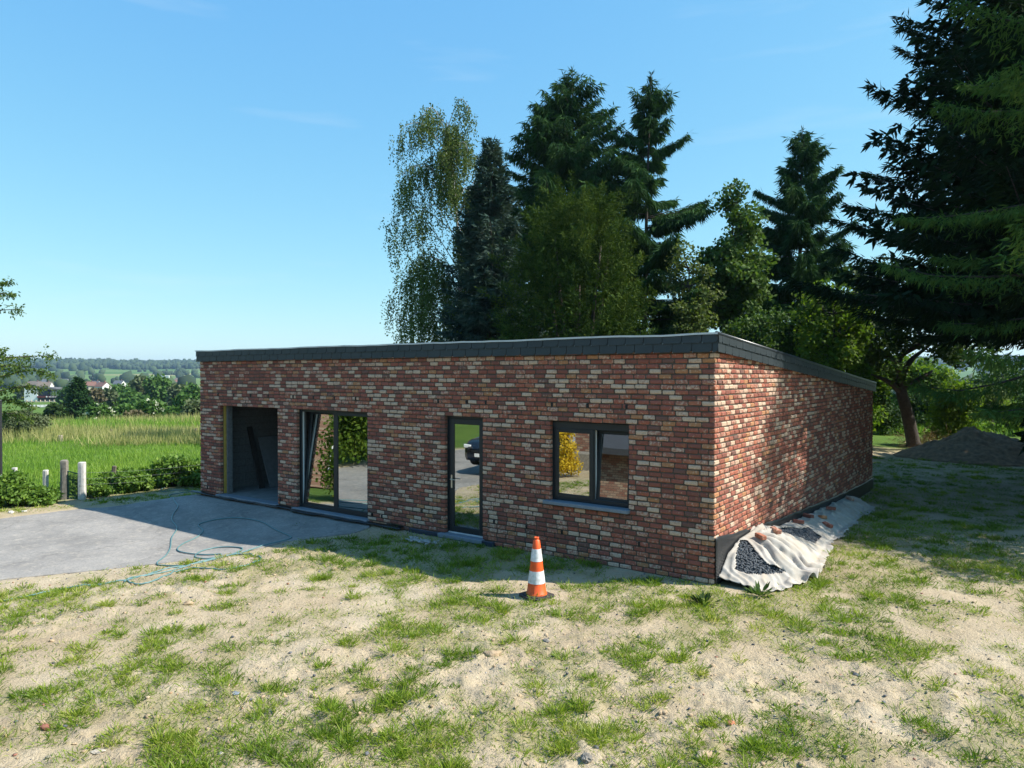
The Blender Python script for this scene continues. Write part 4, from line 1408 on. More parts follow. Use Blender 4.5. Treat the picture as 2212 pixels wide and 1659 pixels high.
# ------------------------------------------------------------------ trees behind the building
def build_birch():
    d = 36.0; b = base_at(1003, d); H = top_h(240, d, b[2])
    t = Tree(21); rng = t.rng
    tr = catmull([(0, 0, 0), (-.2 * RGT[0], -.2 * RGT[1], H * .35), (-.3 * RGT[0], -.3 * RGT[1], H * .62), (-.9 * RGT[0], -.9 * RGT[1], H * .97)], 8)
    t.wood(tr, np.linspace(.17, .02, len(tr)), 8)
    C, S = [], []
    sc_ = d / FPX
    # limbs: (height fraction, side reach in photo px, rise)
    for i in range(84):
        f = .20 + .78 * (i + rng.random()) / 84
        z = H * f
        j = int(f * (len(tr) - 1)); p0 = tr[min(j, len(tr) - 1)]
        az = rng.uniform(0, 2 * math.pi)
        reach = (3.9 * (1 - (f - .30) ** 2 * 1.2) if f < .7 else 2.5 * (1.15 - f) / .3 + .45) * rng.uniform(.35, 1.0)
        hd = RGT * math.cos(az) * (1.15 if math.cos(az) < 0 else .62) + FWD * math.sin(az) * .8
        rise = reach * rng.uniform(.35, .8)
        pts = catmull([p0, p0 + hd * reach * .5 + UP * rise, p0 + hd * reach * .85 + UP * rise * .9, p0 + hd * reach + UP * rise * .45], 4)
        t.wood(pts, np.linspace(.03, .006, len(pts)), 4)
        for q in pts[3:]:
            for _ in range(5):
                C.append(q + rng.normal(0, .2, 3)); S.append(rng.uniform(.5, 2.3) * (1.1 if f < .6 else .75))
    C = np.array(C); S = np.array(S)
    for k in range(len(C)):
        n = int(S[k] / .06)
        u = np.sort(rng.random(n)) * S[k]
        sw = rng.normal(0, .12, 2)
        p = C[k][None] + np.stack([sw[0] * (u / S[k]) ** 1.5, sw[1] * (u / S[k]) ** 1.5, -u], -1) + rng.normal(0, .045, (n, 3))
        a = nrm(rng.normal(0, .55, (n, 3)) + np.array([0, 0, -.9]))
        t.leaves(p, a, rperp(a, rng), rng.uniform(.07, .13, n), rng.uniform(.055, .09, n))
    t.build('birch_tree', 'weeping silver birch with hanging strands, leftmost of the trees behind the roof', 'tree', b, bark_birch, L_birch, 'trees behind the building')
build_birch()

def con(name, label, px, top, depth, rad, z0, leaf, seed, cat='tree', bark=bark_dark, rz=0, **kw):
    b = base_at(px, depth); H = top_h(top, depth, b[2])
    t = Tree(seed)
    conifer(t, H, rad, z0, **kw)
    return t.build(name, label, cat, b, bark, leaf, 'trees behind the building')

con('blue_conifer', 'narrow dusky blue-green conifer between the birch and the tall spruces', 1060, 303, 33, 3.0, .6, L_blue, 31, nb=330, e0=5, e1=50, droop=.12, up=.2, shape=.62, step=.22, lat=.34, spl=.30, spw=.07, hang=.3, per=3, ragged=.25, trunk_r=.2)
con('spruce_tree', 'tallest broad dark spruce with two trunks, rising behind the olive yew', 1222, 156, 39, 5.0, 6.0, L_spruce, 32, nb=110, e0=-12, e1=42, droop=.38, up=.42, shape=.55, step=.17, lat=.28, spl=.46, spw=.066, hang=1.15, per=3, stems=2, trunk_r=.2, ragged=.4)
con('spruce_tree', 'slender spruce with long drooping tiers and a bent tip, right of the two-trunked spruce', 1390, 164, 37, 4.4, 2.6, L_spruce, 33, nb=118, e0=-8, e1=38, droop=.30, up=.5, shape=.62, step=.16, lat=.24, spl=.46, spw=.062, hang=1.4, per=5, lean=(.3, .2), trunk_r=.18, ragged=.5)
con('spruce_tree', 'lone spruce with upswept arms and a bare lower trunk, farthest right against the sky', 1725, 281, 40, 4.1, 4.8, L_spruce, 34, nb=100, e0=-2, e1=40, droop=.34, up=.62, shape=.62, step=.17, lat=.26, spl=.44, spw=.058, hang=1.25, per=7, lean=(.1, .1), trunk_r=.24, ragged=.5)

def build_yew():
    d = 29.0; b = base_at(1245, d); H = top_h(412, d, b[2])
    t = Tree(41); rng = t.rng
    for i in range(7):
        az = rng.uniform(0, 6.28); t.wood(catmull([(0, 0, 0), (.5 * math.cos(az), .5 * math.sin(az), 2.5), (1.4 * math.cos(az), 1.4 * math.sin(az), H * rng.uniform(.5, .85))], 4), np.linspace(.2, .03, 9), 6)
    C, A = [], []
    # many upright plumes packed over a broad dome
    for i in range(640):
        az = rng.uniform(0, 2 * math.pi); f = rng.random() ** .8
        zf = rng.uniform(.04, 1)
        rmax = 4.15 * (1 - max(0, zf - .30) ** 1.7 * 1.02) * (.82 + .18 * math.sin(az * 3 + zf * 5))
        rr = rmax * (1 - .35 * f ** 2)
        hd = np.array([math.cos(az), math.sin(az), 0.])
        p0 = hd * max(rr - .7, 0) + np.array([0, 0, max(.2, zf * H - .75)])
        L = rng.uniform(.8, 1.5)
        dirn = nrm((hd * rng.uniform(.35, .9) + np.array([0, 0, rng.uniform(.55, 1.0)]))[None])[0]
        n = int(L / .055); s_ = np.linspace(0, 1, n)
        P = p0 + dirn * (L * s_)[:, None] + hd * (.15 * s_ ** 2)[:, None]
        fat = .30 * (1 - s_ * .8)
        for k in range(5):
            o = rng.normal(0, 1, (n, 3)); o = nrm(o)
            C.append(P + o * (fat * rng.random(n))[:, None]); A.append(nrm(dirn * .7 + o * .8 + np.array([0, 0, -.15])))
    for i in range(150):
        az = rng.uniform(0, 6.283); zf = rng.uniform(.05, .86); rr = 2.8 * (1 - max(0, zf - .30) ** 1.7 * 1.02) * rng.random() ** .5
        leaf_clump(t, (math.cos(az) * rr, math.sin(az) * rr, zf * H), (.55, .55, .55), 110, .22, .07)
    C = np.concatenate(C); A = np.concatenate(A); n = len(C)
    t.leaves(C, nrm(A + rng.normal(0, .2, (n, 3))), rperp(A, rng), rng.uniform(.12, .24, n), rng.uniform(.028, .052, n))
    t.build('yew_tree', 'broad olive-green yew rising right behind the roof edge', 'tree', b, bark_dark, L_yew, 'trees behind the building', vscale=.9)
build_yew()

def brd(name, label, px, top, depth, w, zc, leaf, seed, nclump, cr, nleaf, ll, lw, bark=bark_dark, group='trees behind the building', cat='tree', trunk_r=.13, crown_h=None, px_c=None, **kw):
    b = base_at(px, depth); H = top_h(top, depth, b[2])
    zr = crown_h if crown_h else (H - zc) / 2
    t = Tree(seed)
    off = RGT * ((px_c - px) / FPX * depth) if px_c else np.zeros(3)
    broadleaf(t, H, (off[0], off[1], H - zr), (w / 2, w / 2, zr), nclump, cr, nleaf, ll, lw, trunk_r, **kw)
    return t.build(name, label, cat, b, bark, leaf, group)
brd('alder_tree', 'upright leafy alder standing between the slender spruce and the lone spruce', 1582, 355, 35, 3.7, 1.5, L_alder, 51, 80, .75, 320, .17, .14)
brd('young_tree', 'sparse pale green tree with thin crown low beside the olive yew', 1488, 490, 33, 2.8, 1.2, L_pale, 52, 52, .55, 190, .13, .10)
brd('leafy_tree', 'low dense leafy tree with glossy crown below the alder', 1640, 612, 31, 3.4, .3, L_alder, 53, 46, .62, 260, .13, .11)
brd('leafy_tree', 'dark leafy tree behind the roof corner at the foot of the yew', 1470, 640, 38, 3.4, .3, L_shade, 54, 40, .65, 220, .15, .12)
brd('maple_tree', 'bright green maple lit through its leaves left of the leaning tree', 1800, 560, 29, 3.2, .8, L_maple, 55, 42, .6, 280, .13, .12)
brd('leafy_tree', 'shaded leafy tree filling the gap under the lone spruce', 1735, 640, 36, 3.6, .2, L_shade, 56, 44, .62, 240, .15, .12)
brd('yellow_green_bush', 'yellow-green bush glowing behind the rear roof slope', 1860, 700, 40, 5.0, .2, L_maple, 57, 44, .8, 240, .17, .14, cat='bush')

# --- the leaning tree in the shade at the back
def build_leaning():
    d = 34.0; b = base_at(1972, d)
    t = Tree(61); rng = t.rng
    s = d / FPX
    def P(px, py): return RGT * ((px - 1972) * s) + UP * (CAM[2] + (808 - py) * s - b[2])
    trunk = catmull([P(1975, 962), P(1962, 900), P(1948, 850), P(1942, 815)], 6)
    t.wood(trunk, np.concatenate([[.36], np.linspace(.30, .22, len(trunk) - 1)]), 12)
    limbs = [[P(1944, 825), P(1920, 780), P(1895, 745), P(1905, 700), P(1910, 650)], [P(1942, 815), P(1955, 770), P(1975, 740), P(1965, 690), P(1970, 640)], [P(1943, 820), P(1960, 780), P(2010, 755), P(2050, 720)],
             [P(1905, 755), P(1860, 730), P(1800, 720)], [P(1948, 850), P(1905, 820), P(1850, 800)], [P(1946, 840), P(1985, 810), P(2020, 800)]]
    for l in limbs:
        l = [np.array(q) + FWD * rng.normal(0, .5) * (i > 0) for i, q in enumerate(l)]
        c = catmull(l, 5); t.wood(c, np.linspace(.17, .03, len(c)), 7)
    for i in range(190):
        px, py = rng.uniform(1760, 2140), rng.uniform(580, 825)
        if ((px - 1950) / 195) ** 2 + ((py - 695) / 130) ** 2 > 1: continue
        if 1900 < px < 1990 and py > 730 and rng.random() < .8: continue
        c = P(px, py) + FWD * rng.normal(0, 1.5)
        leaf_clump(t, c, (.80, .80, .45), 190, .17, .13)
    for (px, py) in ((1880, 850), (1905, 862), (1870, 828), (1990, 845), (2005, 830)):
        leaf_clump(t, P(px, py), (.5, .5, .4), 160, .14, .1)
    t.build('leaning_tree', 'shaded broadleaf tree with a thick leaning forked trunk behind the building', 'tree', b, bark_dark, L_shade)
build_leaning()

# --- big dark cypress and the near spruce on the right, plus the conifers beyond the frame that shade the side wall
def build_right_conifers():
    d = 20.5; b = base_at(2335, d)
    t = Tree(71)
    conifer(t, 20.5, 7.4, 4.3, nb=290, e0=8, e1=58, droop=.10, up=.5, shape=.60, step=.27, lat=.24, spl=.34, spw=.052, hang=.5, per=4, trunk_r=.4, fwd=1.0, ragged=.28)
    conifer(t, 20.0, 6.5, 4.4, nb=340, e0=8, e1=58, droop=.10, up=.5, shape=.58, step=.45, lat=.30, spl=.40, spw=.13, hang=.45, per=2, trunk_r=.2, ragged=.2)
    t.build('cypress_tree', 'huge near-black cypress with feathery upswept sprays filling the upper right', 'tree', b, bark_dark, L_cypress, 'big conifers on the right')
    d = 14.5; b = base_at(2440, d)
    t = Tree(72)
    conifer(t, 15.5, 4.3, 2.9, nb=110, e0=-10, e1=35, droop=.24, up=.5, shape=.5, step=.13, lat=.38, spl=.20, spw=.034, hang=.95, per=4, sprd=.75, trunk_r=.3, ragged=.35)
    t.build('spruce_tree', 'nearest spruce reaching in from the right edge with lit green boughs', 'tree', b, bark_dark, L_near, 'big conifers on the right')
    for i, (x, y, h, r, lab) in enumerate(((8.6, 13.5, 16, 4.0, 'tall dark conifer out of view behind the nearest spruce'), (11.5, 19.5, 17, 4.2, 'tall dark conifer beyond the right edge beside the dirt heap'), (7.3, 22.0, 15, 3.4, 'dark conifer right of the dirt heap, mostly out of view'), (9.5, 27.5, 17, 4.4, 'dark conifer shading the dirt heap from beyond the right edge'))):
        t = Tree(80 + i)
        conifer(t, h, r, 1.6, nb=130, e0=0, e1=50, droop=.18, up=.4, shape=.55, step=.42, lat=.3, spl=.55, spw=.24, hang=.5, per=3, trunk_r=.3)
        t.build('conifer_tree', lab, 'tree', (x, y, ground_at(x, y)), bark_dark, L_cypress, 'big conifers on the right')
build_right_conifers()

# ------------------------------------------------------------------ dirt heap, bushes and dead shrub at the back right
def build_heap():
    c = base_at(2108, 29.5)
    n, m = 60, 96
    V = []; F = []
    for i in range(n + 1):
        r = i / n
        for k in range(m):
            a = 2 * math.pi * k / m
            ex = 2.8 * (1 + .12 * math.sin(a * 2 + 1) + .08 * math.sin(a * 3))
            x, y = r * ex * math.cos(a), r * ex * .9 * math.sin(a)
            V.append((x, y, r))
    V = np.array(V)
    wx, wy = V[:, 0] + c[0], V[:, 1] + c[1]
    side = V[:, 0] * RGT[0] + V[:, 1] * RGT[1]
    h = 1.35 * (1 - V[:, 2]) ** 1.05 * (1 - .10 * np.tanh(side * .4)) + .32 * np.exp(-((side - 1.5) / .8) ** 2) * (1 - V[:, 2])
    h = h + (0.22 * fbm(wx * 1.1, wy * 1.1, 3, 61) + .13 * fbm(wx * 4, wy * 4, 3, 62) + .10 * np.maximum(fbm(wx * 9, wy * 9, 2, 63), 0)) * (1 - V[:, 2]) ** .5
    V[:, 2] = np.maximum(h, 0) + (terrain_base(wx, wy) - c[2]) + .03 - .1 * (np.arange(len(V)) >= n * m)
    F = [(i * m + k, (i + 1) * m + k, (i + 1) * m + (k + 1) % m, i * m + (k + 1) % m) for i in range(n) for k in range(m)]
    o = obj('dirt_heap', raw_mesh('dirt_heap', V, F, simple('heap_earth', (.30, .195, .115, 1), (.14, .09, .055, 1), .95, 5, bump=.9, bscale=26, bdist=.03), True), None, c)
    tag(o, 'rounded heap of dug earth in the tree shade at the right edge', 'earth heap')
build_heap()

def bush(name, label, px, depth, w, h, leaf, seed, nclump, nleaf, ll, lw, cat='bush', group=None, z=None, deep=None):
    b = base_at(px, depth)
    if z is not None: b[2] = z
    t = Tree(seed); rng = t.rng
    cr = min(w, h) * .24
    for i in range(nclump):
        a = rng.uniform(0, 6.283); rr = rng.random() ** .55
        zf = rng.random() ** .8
        ww = (w / 2 - cr * .6) * (1 - .55 * zf ** 2)
        c = RGT * (math.cos(a) * rr * ww) + FWD * (math.sin(a) * rr * min(ww, (deep or w) / 2)) + UP * (cr * .5 + zf * (h - cr * 1.3))
        leaf_clump(t, c, (cr, cr, cr * .8), nleaf, ll, lw)
        if i % 3 == 0: t.wood(catmull([(0, 0, 0), c * .5 + rng.normal(0, .05, 3), c], 3), np.linspace(.03, .008, 7) * min(1, h), 4)
    return t.build(name, label, cat, b, bark_dark, leaf, group, crown='foliage', trunk='stems')
bush('garden_bush', 'rounded sunlit yellow-green bush behind the dirt heap', 2068, 36, 3.1, 3.4, L_maple, 91, 60, 240, .13, .1)
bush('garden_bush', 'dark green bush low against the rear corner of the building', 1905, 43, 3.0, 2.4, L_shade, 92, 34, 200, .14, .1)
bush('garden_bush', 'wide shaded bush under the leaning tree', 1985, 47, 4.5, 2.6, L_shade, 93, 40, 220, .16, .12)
bush('garden_bush', 'loose green bush beside the meadow post on the far right', 2185, 44, 3.2, 2.2, L_maple, 94, 30, 200, .14, .1)
brd('meadow_tree', 'sunlit tree standing in the meadow behind the leaning trunk', 1990, 745, 62, 6.5, .5, L_maple, 97, 40, 1.2, 260, .28, .22, group=None)
brd('meadow_tree', 'rounded tree in the meadow at the far right edge', 2165, 770, 66, 7.0, .5, L_alder, 98, 40, 1.2, 260, .28, .22, group=None)
bush('garden_bush', 'pale green bush in the sun beyond the leaning trunk', 2130, 52, 4.5, 3.4, L_pale, 95, 40, 220, .16, .12)

def build_dead():
    b = base_at(2000, 35.0); t = Tree(96); rng = t.rng
    for i in range(380):
        az = rng.uniform(0, 6.283); el = rng.uniform(.2, 1.4); L = rng.uniform(.5, 1.7)
        d = np.array([math.cos(az) * math.cos(el), math.sin(az) * math.cos(el), math.sin(el)])
        p0 = RGT * rng.normal(0, .45) + FWD * rng.normal(0, .4)
        n = 9; s_ = np.linspace(0, 1, n)
        P = p0 + d * (L * s_)[:, None] + np.array([0, 0, -1.]) * (.35 * L * s_ ** 2)[:, None] + rng.normal(0, .03, (n, 3))
        P[:, 2] = np.maximum(P[:, 2], .02)
        a = nrm(np.gradient(P, axis=0) + rng.normal(0, .05, (n, 3)))
        t.leaves(P, a, rperp(a, rng), np.full(n, L / 6), rng.uniform(.012, .03, n))
    t.build('dead_shrub', 'tangle of dry brown twigs at the foot of the leaning tree', 'shrub', b, bark_dark, L_dead, crown='twigs')
build_dead()

# ------------------------------------------------------------------ left edge: cherry boughs, fence, brambles
def build_cherry():
    d = 20.0; b = base_at(-95, d); s = d / FPX
    t = Tree(101); rng = t.rng
    def P(px, py, dd=0): return RGT * ((px + 95) * s) + UP * (CAM[2] + (808 - py) * s - b[2]) + FWD * dd
    t.wood(catmull([P(-95, 1100), P(-90, 900), P(-100, 700), P(-95, 520)], 5), np.linspace(.16, .05, 16), 9)
    B = [([(-95, 720), (-40, 655), (20, 640), (70, 642)], .55), ([(-95, 740), (-40, 690), (10, 676), (80, 672)], .55), ([(-95, 700), (-40, 650), (0, 618), (28, 606)], .4),
         ([(-95, 830), (-30, 780), (50, 770), (112, 768)], .9), ([(-95, 850), (-20, 800), (30, 760), (45, 752)], .8), ([(-95, 860), (-20, 820), (60, 800), (105, 812)], 1.0), ([(-95, 880), (-20, 850), (40, 835), (85, 840)], 1.0),
         ([(-95, 870), (-10, 800), (40, 790), (75, 796)], 1.0), ([(-95, 900), (-30, 870), (20, 865), (52, 880)], .9), ([(-95, 850), (-30, 780), (-5, 765), (10, 755)], .8), ([(-95, 920), (-30, 900), (0, 895), (22, 905)], .8), ([(-95, 840), (-30, 810), (10, 820), (50, 822)], .9)]
    for pts, dens in B:
        off = rng.normal(0, .8)
        c = catmull([P(q[0], q[1], off * i / 3) for i, q in enumerate(pts)], 8)
        t.wood(c, np.linspace(.035, .006, len(c)), 5)
        m = len(c); start = m // 3
        for j in range(start, m):
            for tw in range(2):
                dirn = nrm((rng.normal(0, 1, 3) * np.array([1, 1, .5]))[None])[0]
                L = rng.uniform(.12, .45) * dens
                n = int(5 + L * 26)
                u = rng.random(n)
                p = c[j] + dirn * (u * L)[:, None] + rng.normal(0, .035, (n, 3))
                a = nrm(dirn * .5 + rng.normal(0, .45, (n, 3)) + np.array([0, 0, -.65]))
                t.leaves(p, a, rperp(a, rng), rng.uniform(.07, .12, n), rng.uniform(.028, .048, n))
    t.build('cherry_tree', 'cherry boughs with drooping narrow leaves reaching in at the left edge', 'tree', b, bark_grey, L_cherry, crown='foliage')
build_cherry()

concrete_w = simple('pale_concrete', (.60, .58, .54, 1), (.40, .38, .35, 1), .95, 14, bump=.5, bscale=60)
concrete_d = simple('weathered_concrete', (.26, .235, .20, 1), (.15, .135, .115, 1), .95, 14, bump=.5, bscale=60)
green_metal = simple('green_gate_paint', (.012, .09, .055, 1), (.02, .06, .04, 1), .5, 20)
wire_m = simple('fence_wire', (.20, .21, .21, 1), rough=.6)

def post(name, label, px, top, bottom, depth, w, mat, group=None, round_top=False, tilt=0.0, cat='post'):
    p = at(px, bottom, depth)
    x, y = p[0], p[1]; zb = ground_at(x, y) - .12
    h = CAM[2] + (808 - top) / FPX * depth - zb
    rng = np.random.default_rng(int(px * 7) % 9999)
    V, F = [], []
    prof = [(1, 0), (1, h * .3), (1, h * .6), (.99, h - w * .35), (.9 if round_top else .97, h - w * .12), (.6 if round_top else .86, h)]
    n = 12
    for k, z in prof:
        for j in range(n):
            a = 2 * math.pi * (j + .5) / n
            sq = 1 / max(abs(math.cos(a)), abs(math.sin(a))); sq = min(sq, 1.28)
            V.append((w / 2 * k * sq * math.cos(a) + rng.normal(0, .0025), w / 2 * k * sq * math.sin(a) + rng.normal(0, .0025), z))
    for i in range(len(prof) - 1):
        for j in range(n): F.append((i * n + j, i * n + (j + 1) % n, (i + 1) * n + (j + 1) % n, (i + 1) * n + j))
    F.append(tuple(range((len(prof) - 1) * n, len(prof) * n)))
    o = obj(name, raw_mesh(name, np.array(V), F, mat), None, (x, y, zb)); o.rotation_euler = (0, tilt, YAW + R(8))
    tag(o, label, cat, group)
    return np.array([x, y, zb + h])

FD = 19.3
G = 'fence posts'
post('fence_post', 'short pale concrete post among the brambles, leftmost of the fence posts', 32, 1010, 1070, FD, .115, concrete_w, G)
post('fence_post', 'slim pale concrete post left of the green gate', 99, 1015, 1068, FD, .115, concrete_w, G)
gC = post('gate_post', 'weathered brown-grey concrete gate post with a rounded top', 139.5, 993, 1076, FD, .17, concrete_d, G, True)
gD = post('gate_post', 'thick whitish concrete gate post right of the green gate', 177.5, 998, 1074, FD, .165, concrete_w, G)
post('fence_stake', 'small tilted wooden stake in the undergrowth right of the gate', 239, 1006, 1030, 20.6, .10, M['timber'], G, tilt=.12)
post('fence_stake', 'short pale wooden stake in the brambles close to the building', 388, 1007, 1032, 21.5, .10, simple('pale_timber', (.42, .32, .18, 1), rough=.9), G)
post('meadow_post', 'pale wooden post standing in the tall meadow grass', 131, 940, 968, 37, .17, simple('grey_pale_timber', (.40, .34, .27, 1), rough=.9), G)
post('meadow_post', 'thin dark wooden post in the middle of the meadow', 240, 927, 952, 40, .15, M['timber'], G)
post('meadow_post', 'dark leaning wooden post in the meadow beside the building edge', 421, 925, 948, 40, .15, M['timber'], G, tilt=.08)
post('meadow_post', 'wooden post in the sunny meadow at the far right', 2142, 878, 925, 46, .2, M['timber'], G)

def build_gate():
    a, b = gC[:2], gD[:2]
    u = (b - a) / np.linalg.norm(b - a); L = np.linalg.norm(b - a)
    p0 = a + u * .10; Lg = L - .20
    g = empty('garden_gate', (p0[0], p0[1], -.40), math.atan2(u[1], u[0]), 'small green metal bar gate hung between the two concrete gate posts', 'gate')
    z0, z1 = .06, .74
    mb = MB()
    mb.tube([(0, 0, z0), (0, 0, z1 + .03)], .016, 8); mb.tube([(Lg, 0, z0), (Lg, 0, z1 - .05)], .016, 8)
    mb.tube([(0, 0, z1 + .02), (Lg, 0, z1 - .05)], .016, 8); mb.tube([(0, 0, z0 + .05), (Lg, 0, z0 + .05)], .013, 8)
    mb.build('frame', green_metal, g)
    n = 7
    bm_ = MB(); bm_.tube([(0, 0, z0 + .04), (0, 0, z1 - .03)], .007, 6)
    me = raw_mesh('bar', np.array(bm_.v), bm_.f, green_metal)
    for k in range(n):
        o = obj('bar', me, g); o.location = (Lg * (k + 1) / (n + 1), .0, -.02 * (k / n))
build_gate()
def build_wires():
    for k, (zz, lab) in enumerate(((.62, 'upper slack fence wire between the gate post and the building'), (.46, 'middle slack fence wire between the gate post and the building'), (.30, 'lower slack fence wire between the gate post and the building'))):
        a = np.array([gD[0], gD[1], zz - .3]); b = at(440, 1046 + k * 5, 21.5); b[2] = zz - .35
        P = [a + (b - a) * s + UP * (-.05 * 4 * s * (1 - s)) for s in np.linspace(0, 1, 14)]
        mb = MB(); mb.tube(P, .0022, 5)
        tag(mb.build('fence_wire', wire_m), lab, 'wire', 'slack fence wires')
build_wires()

def build_lamp_post():
    d = 18.2; p = at(1.5, 1040, d); zb = ground_at(p[0], p[1])
    e = empty('lamp_post', (p[0], p[1], zb), 0, 'dark slim post with a pale collar cut by the left edge of the picture', 'post')
    h = CAM[2] + (808 - 866) / FPX * d - zb
    hc = CAM[2] + (808 - 1030) / FPX * d - zb
    mb = MB(); mb.tube([(0, 0, 0), (0, 0, h)], .042, 14); mb.build('shaft', simple('dark_post', (.03, .032, .036, 1), rough=.4), e)
    v, f = lathe_geo([(.045, hc - .05), (.075, hc - .04), (.08, hc), (.07, hc + .035), (.045, hc + .06)], 16)
    obj('collar', raw_mesh('collar', np.array(v), f, simple('grey_collar', (.5, .5, .5, 1), rough=.4), True), e)
    v, f = lathe_geo([(.05, h), (.05, h + .02), (.0, h + .035)], 14); obj('cap', raw_mesh('cap', np.array(v), f, M['black'], True), e)
build_lamp_post()

bush('bramble_bush', 'thick green bramble in front of the leftmost fence posts', 18, 18.3, 1.5, .85, L_bush, 111, 40, 260, .085, .06, deep=.9)
bush('bramble_bush', 'lower bramble spilling between the slim post and the gate', 88, 18.5, .9, .45, L_bush, 112, 26, 220, .075, .055, deep=.7)
bush('bramble_bush', 'leafy bramble bank right of the whitish gate post', 262, 20.8, 2.3, .62, L_bush, 113, 50, 240, .085, .06, deep=1.0)
bush('bramble_bush', 'tallest bramble bank against the left corner of the building', 374, 21.6, 2.4, .92, L_bush, 114, 60, 260, .09, .065, deep=1.1)
bush('bramble_bush', 'thin undergrowth at the foot of the whitish gate post', 205, 19.7, 1.0, .5, L_bush, 115, 20, 200, .075, .05, deep=.6)
bush('bramble_bush', 'undergrowth showing through the bars of the green gate', 160, 20.2, .9, .55, L_bush, 116, 20, 180, .075, .05, deep=.6)
bush('hedge_bush', 'soft grey-green hedge bush behind the cherry boughs', 45, 40, 3.6, 1.55, L_farB, 117, 50, 260, .13, .09)

# ------------------------------------------------------------------ grass, weeds, pebbles and clods on the plot
def build_grass():
    rng = np.random.default_rng(201)
    N = 260000
    a = rng.uniform(-.74, .74, N); r = 4.6 + (34 - 4.6) * rng.random(N) ** 1.35
    x = CAM[0] + r * (np.cos(a) * FWD[0] + np.sin(a) * RGT[0]); y = CAM[1] + r * (np.cos(a) * FWD[1] + np.sin(a) * RGT[1])
    inside = (x > HX0 - .05) & (x < .03) & (y > -.05) & (y < HY1 + .1)
    pile = (x > -.1) & (x < 1.15) & (y > 0) & (y < 9.4)
    inside |= pile & (x < pile_z(x, y)[1] * 1.08 + .05)
    D = grass_density(x, y)
    ok = ~inside & (dist_poly(x, y, DRIVE) > .04) & (soil_zone(x, y) > .3)
    tn = .5 + .30 * vnoise(x * 2.6, y * 2.6, 33) + .30 * vnoise(x * 7, y * 7, 34)
    Qs, vs_ = [], []
    def blades(ids, nb, spread, Lr, Wr, upr, seed):
        xx, yy, rr_, DD = x[ids], y[ids], r[ids], D[ids]
        z = terrain(xx, yy)
        big = rng.random(len(xx)) ** 2.2
        cnt = (nb[0] + (nb[1] - nb[0]) * big).astype(int)
        idx = np.repeat(np.arange(len(xx)), cnt); n = len(idx)
        sp_ = (spread[0] + (spread[1] - spread[0]) * big[idx]) * (1 + .02 * rr_[idx])
        th = rng.uniform(0, 6.283, n); q = np.sqrt(rng.random(n)) * sp_
        ox, oy = np.cos(th) * q, np.sin(th) * q
        out = nrm(np.stack([np.cos(th), np.sin(th), 0 * th], -1) + rng.normal(0, .5, (n, 3)) * np.array([1, 1, 0]))
        ax = out * (.25 + .9 * (q / sp_))[:, None] + np.array([0, 0, 1.]) * rng.uniform(*upr, n)[:, None] + rng.normal(0, .16, (n, 3))
        ax[:, 2] = np.abs(ax[:, 2]) + .05; ax = nrm(ax)
        L = rng.uniform(*Lr, n) * (.7 + .9 * big[idx]) * (.8 + .4 * DD[idx])
        W = rng.uniform(*Wr, n) * (1 + .05 * rr_[idx])
        c = np.stack([xx[idx] + ox, yy[idx] + oy, z[idx] - .006], -1)
        Q = diamonds(c, ax, rperp(ax, rng), L, W)
        Q[:, 2, 2] -= L * rng.uniform(0, .25, n)
        base = .44 + .25 * vnoise(xx * .9, yy * .9, 35) + rng.normal(0, .14, len(xx))
        Qs.append(Q); vs_.append(np.clip(base[idx] + rng.normal(0, .12, n), 0, 1))
    pr = (.06 + .94 * D ** 1.1) * sstep(.38, .72, tn) * (.10 + .9 * sstep(0, .25, D))
    ids = rng.permutation(np.nonzero(ok & (rng.random(N) < pr))[0])[:3600]
    blades(ids, (14, 50), (.022, .070), (.045, .11), (.0044, .0082), (.5, 1.5), 1)
    pr = (.06 + .94 * D) * (.30 + .70 * sstep(.2, .7, tn))
    ids = rng.permutation(np.nonzero(ok & (rng.random(N) < pr))[0])[:34000]
    blades(ids, (3, 10), (.035, .13), (.03, .085), (.0040, .0072), (.3, 1.2), 2)
    Q = np.concatenate(Qs)
    o = obj('lawn_grass', leaf_mesh('lawn_grass', Q, L_grass, np.concatenate(vs_)))
    tag(o, 'patchy young grass growing in tufts over the sandy plot', 'grass', kind='stuff')
    # dry stalks and thatch lying about
    N = 14000
    a = rng.uniform(-.74, .74, N); r = 4.6 + 11 * rng.random(N) ** 1.2
    x = CAM[0] + r * (np.cos(a) * FWD[0] + np.sin(a) * RGT[0]); y = CAM[1] + r * (np.cos(a) * FWD[1] + np.sin(a) * RGT[1])
    ok = (dist_poly(x, y, DRIVE) > .05) & ~((x > HX0) & (x < .03) & (y > -.05)) & ~((x > -.1) & (x < 1.3) & (y > 0))
    x, y, r = x[ok], y[ok], r[ok]
    c = np.stack([x, y, terrain(x, y) + .006], -1); n = len(c)
    ax = nrm(np.concatenate([rng.normal(0, 1, (n, 2)), np.abs(rng.normal(0, .22, (n, 1)))], 1))
    Q = diamonds(c, ax, rperp(ax, rng), rng.uniform(.02, .11, n), rng.uniform(.002, .004, n) * (1 + .05 * r))
    o = obj('dry_stalks', leaf_mesh('dry_stalks', Q, leafmat('dry_straw', [(.22, .17, .09, 1), (.42, .34, .19, 1), (.55, .47, .30, 1)], .2), rng.random(n)))
    tag(o, 'dry straw and dead stalks strewn over the sand', 'straw', kind='stuff')
build_grass()

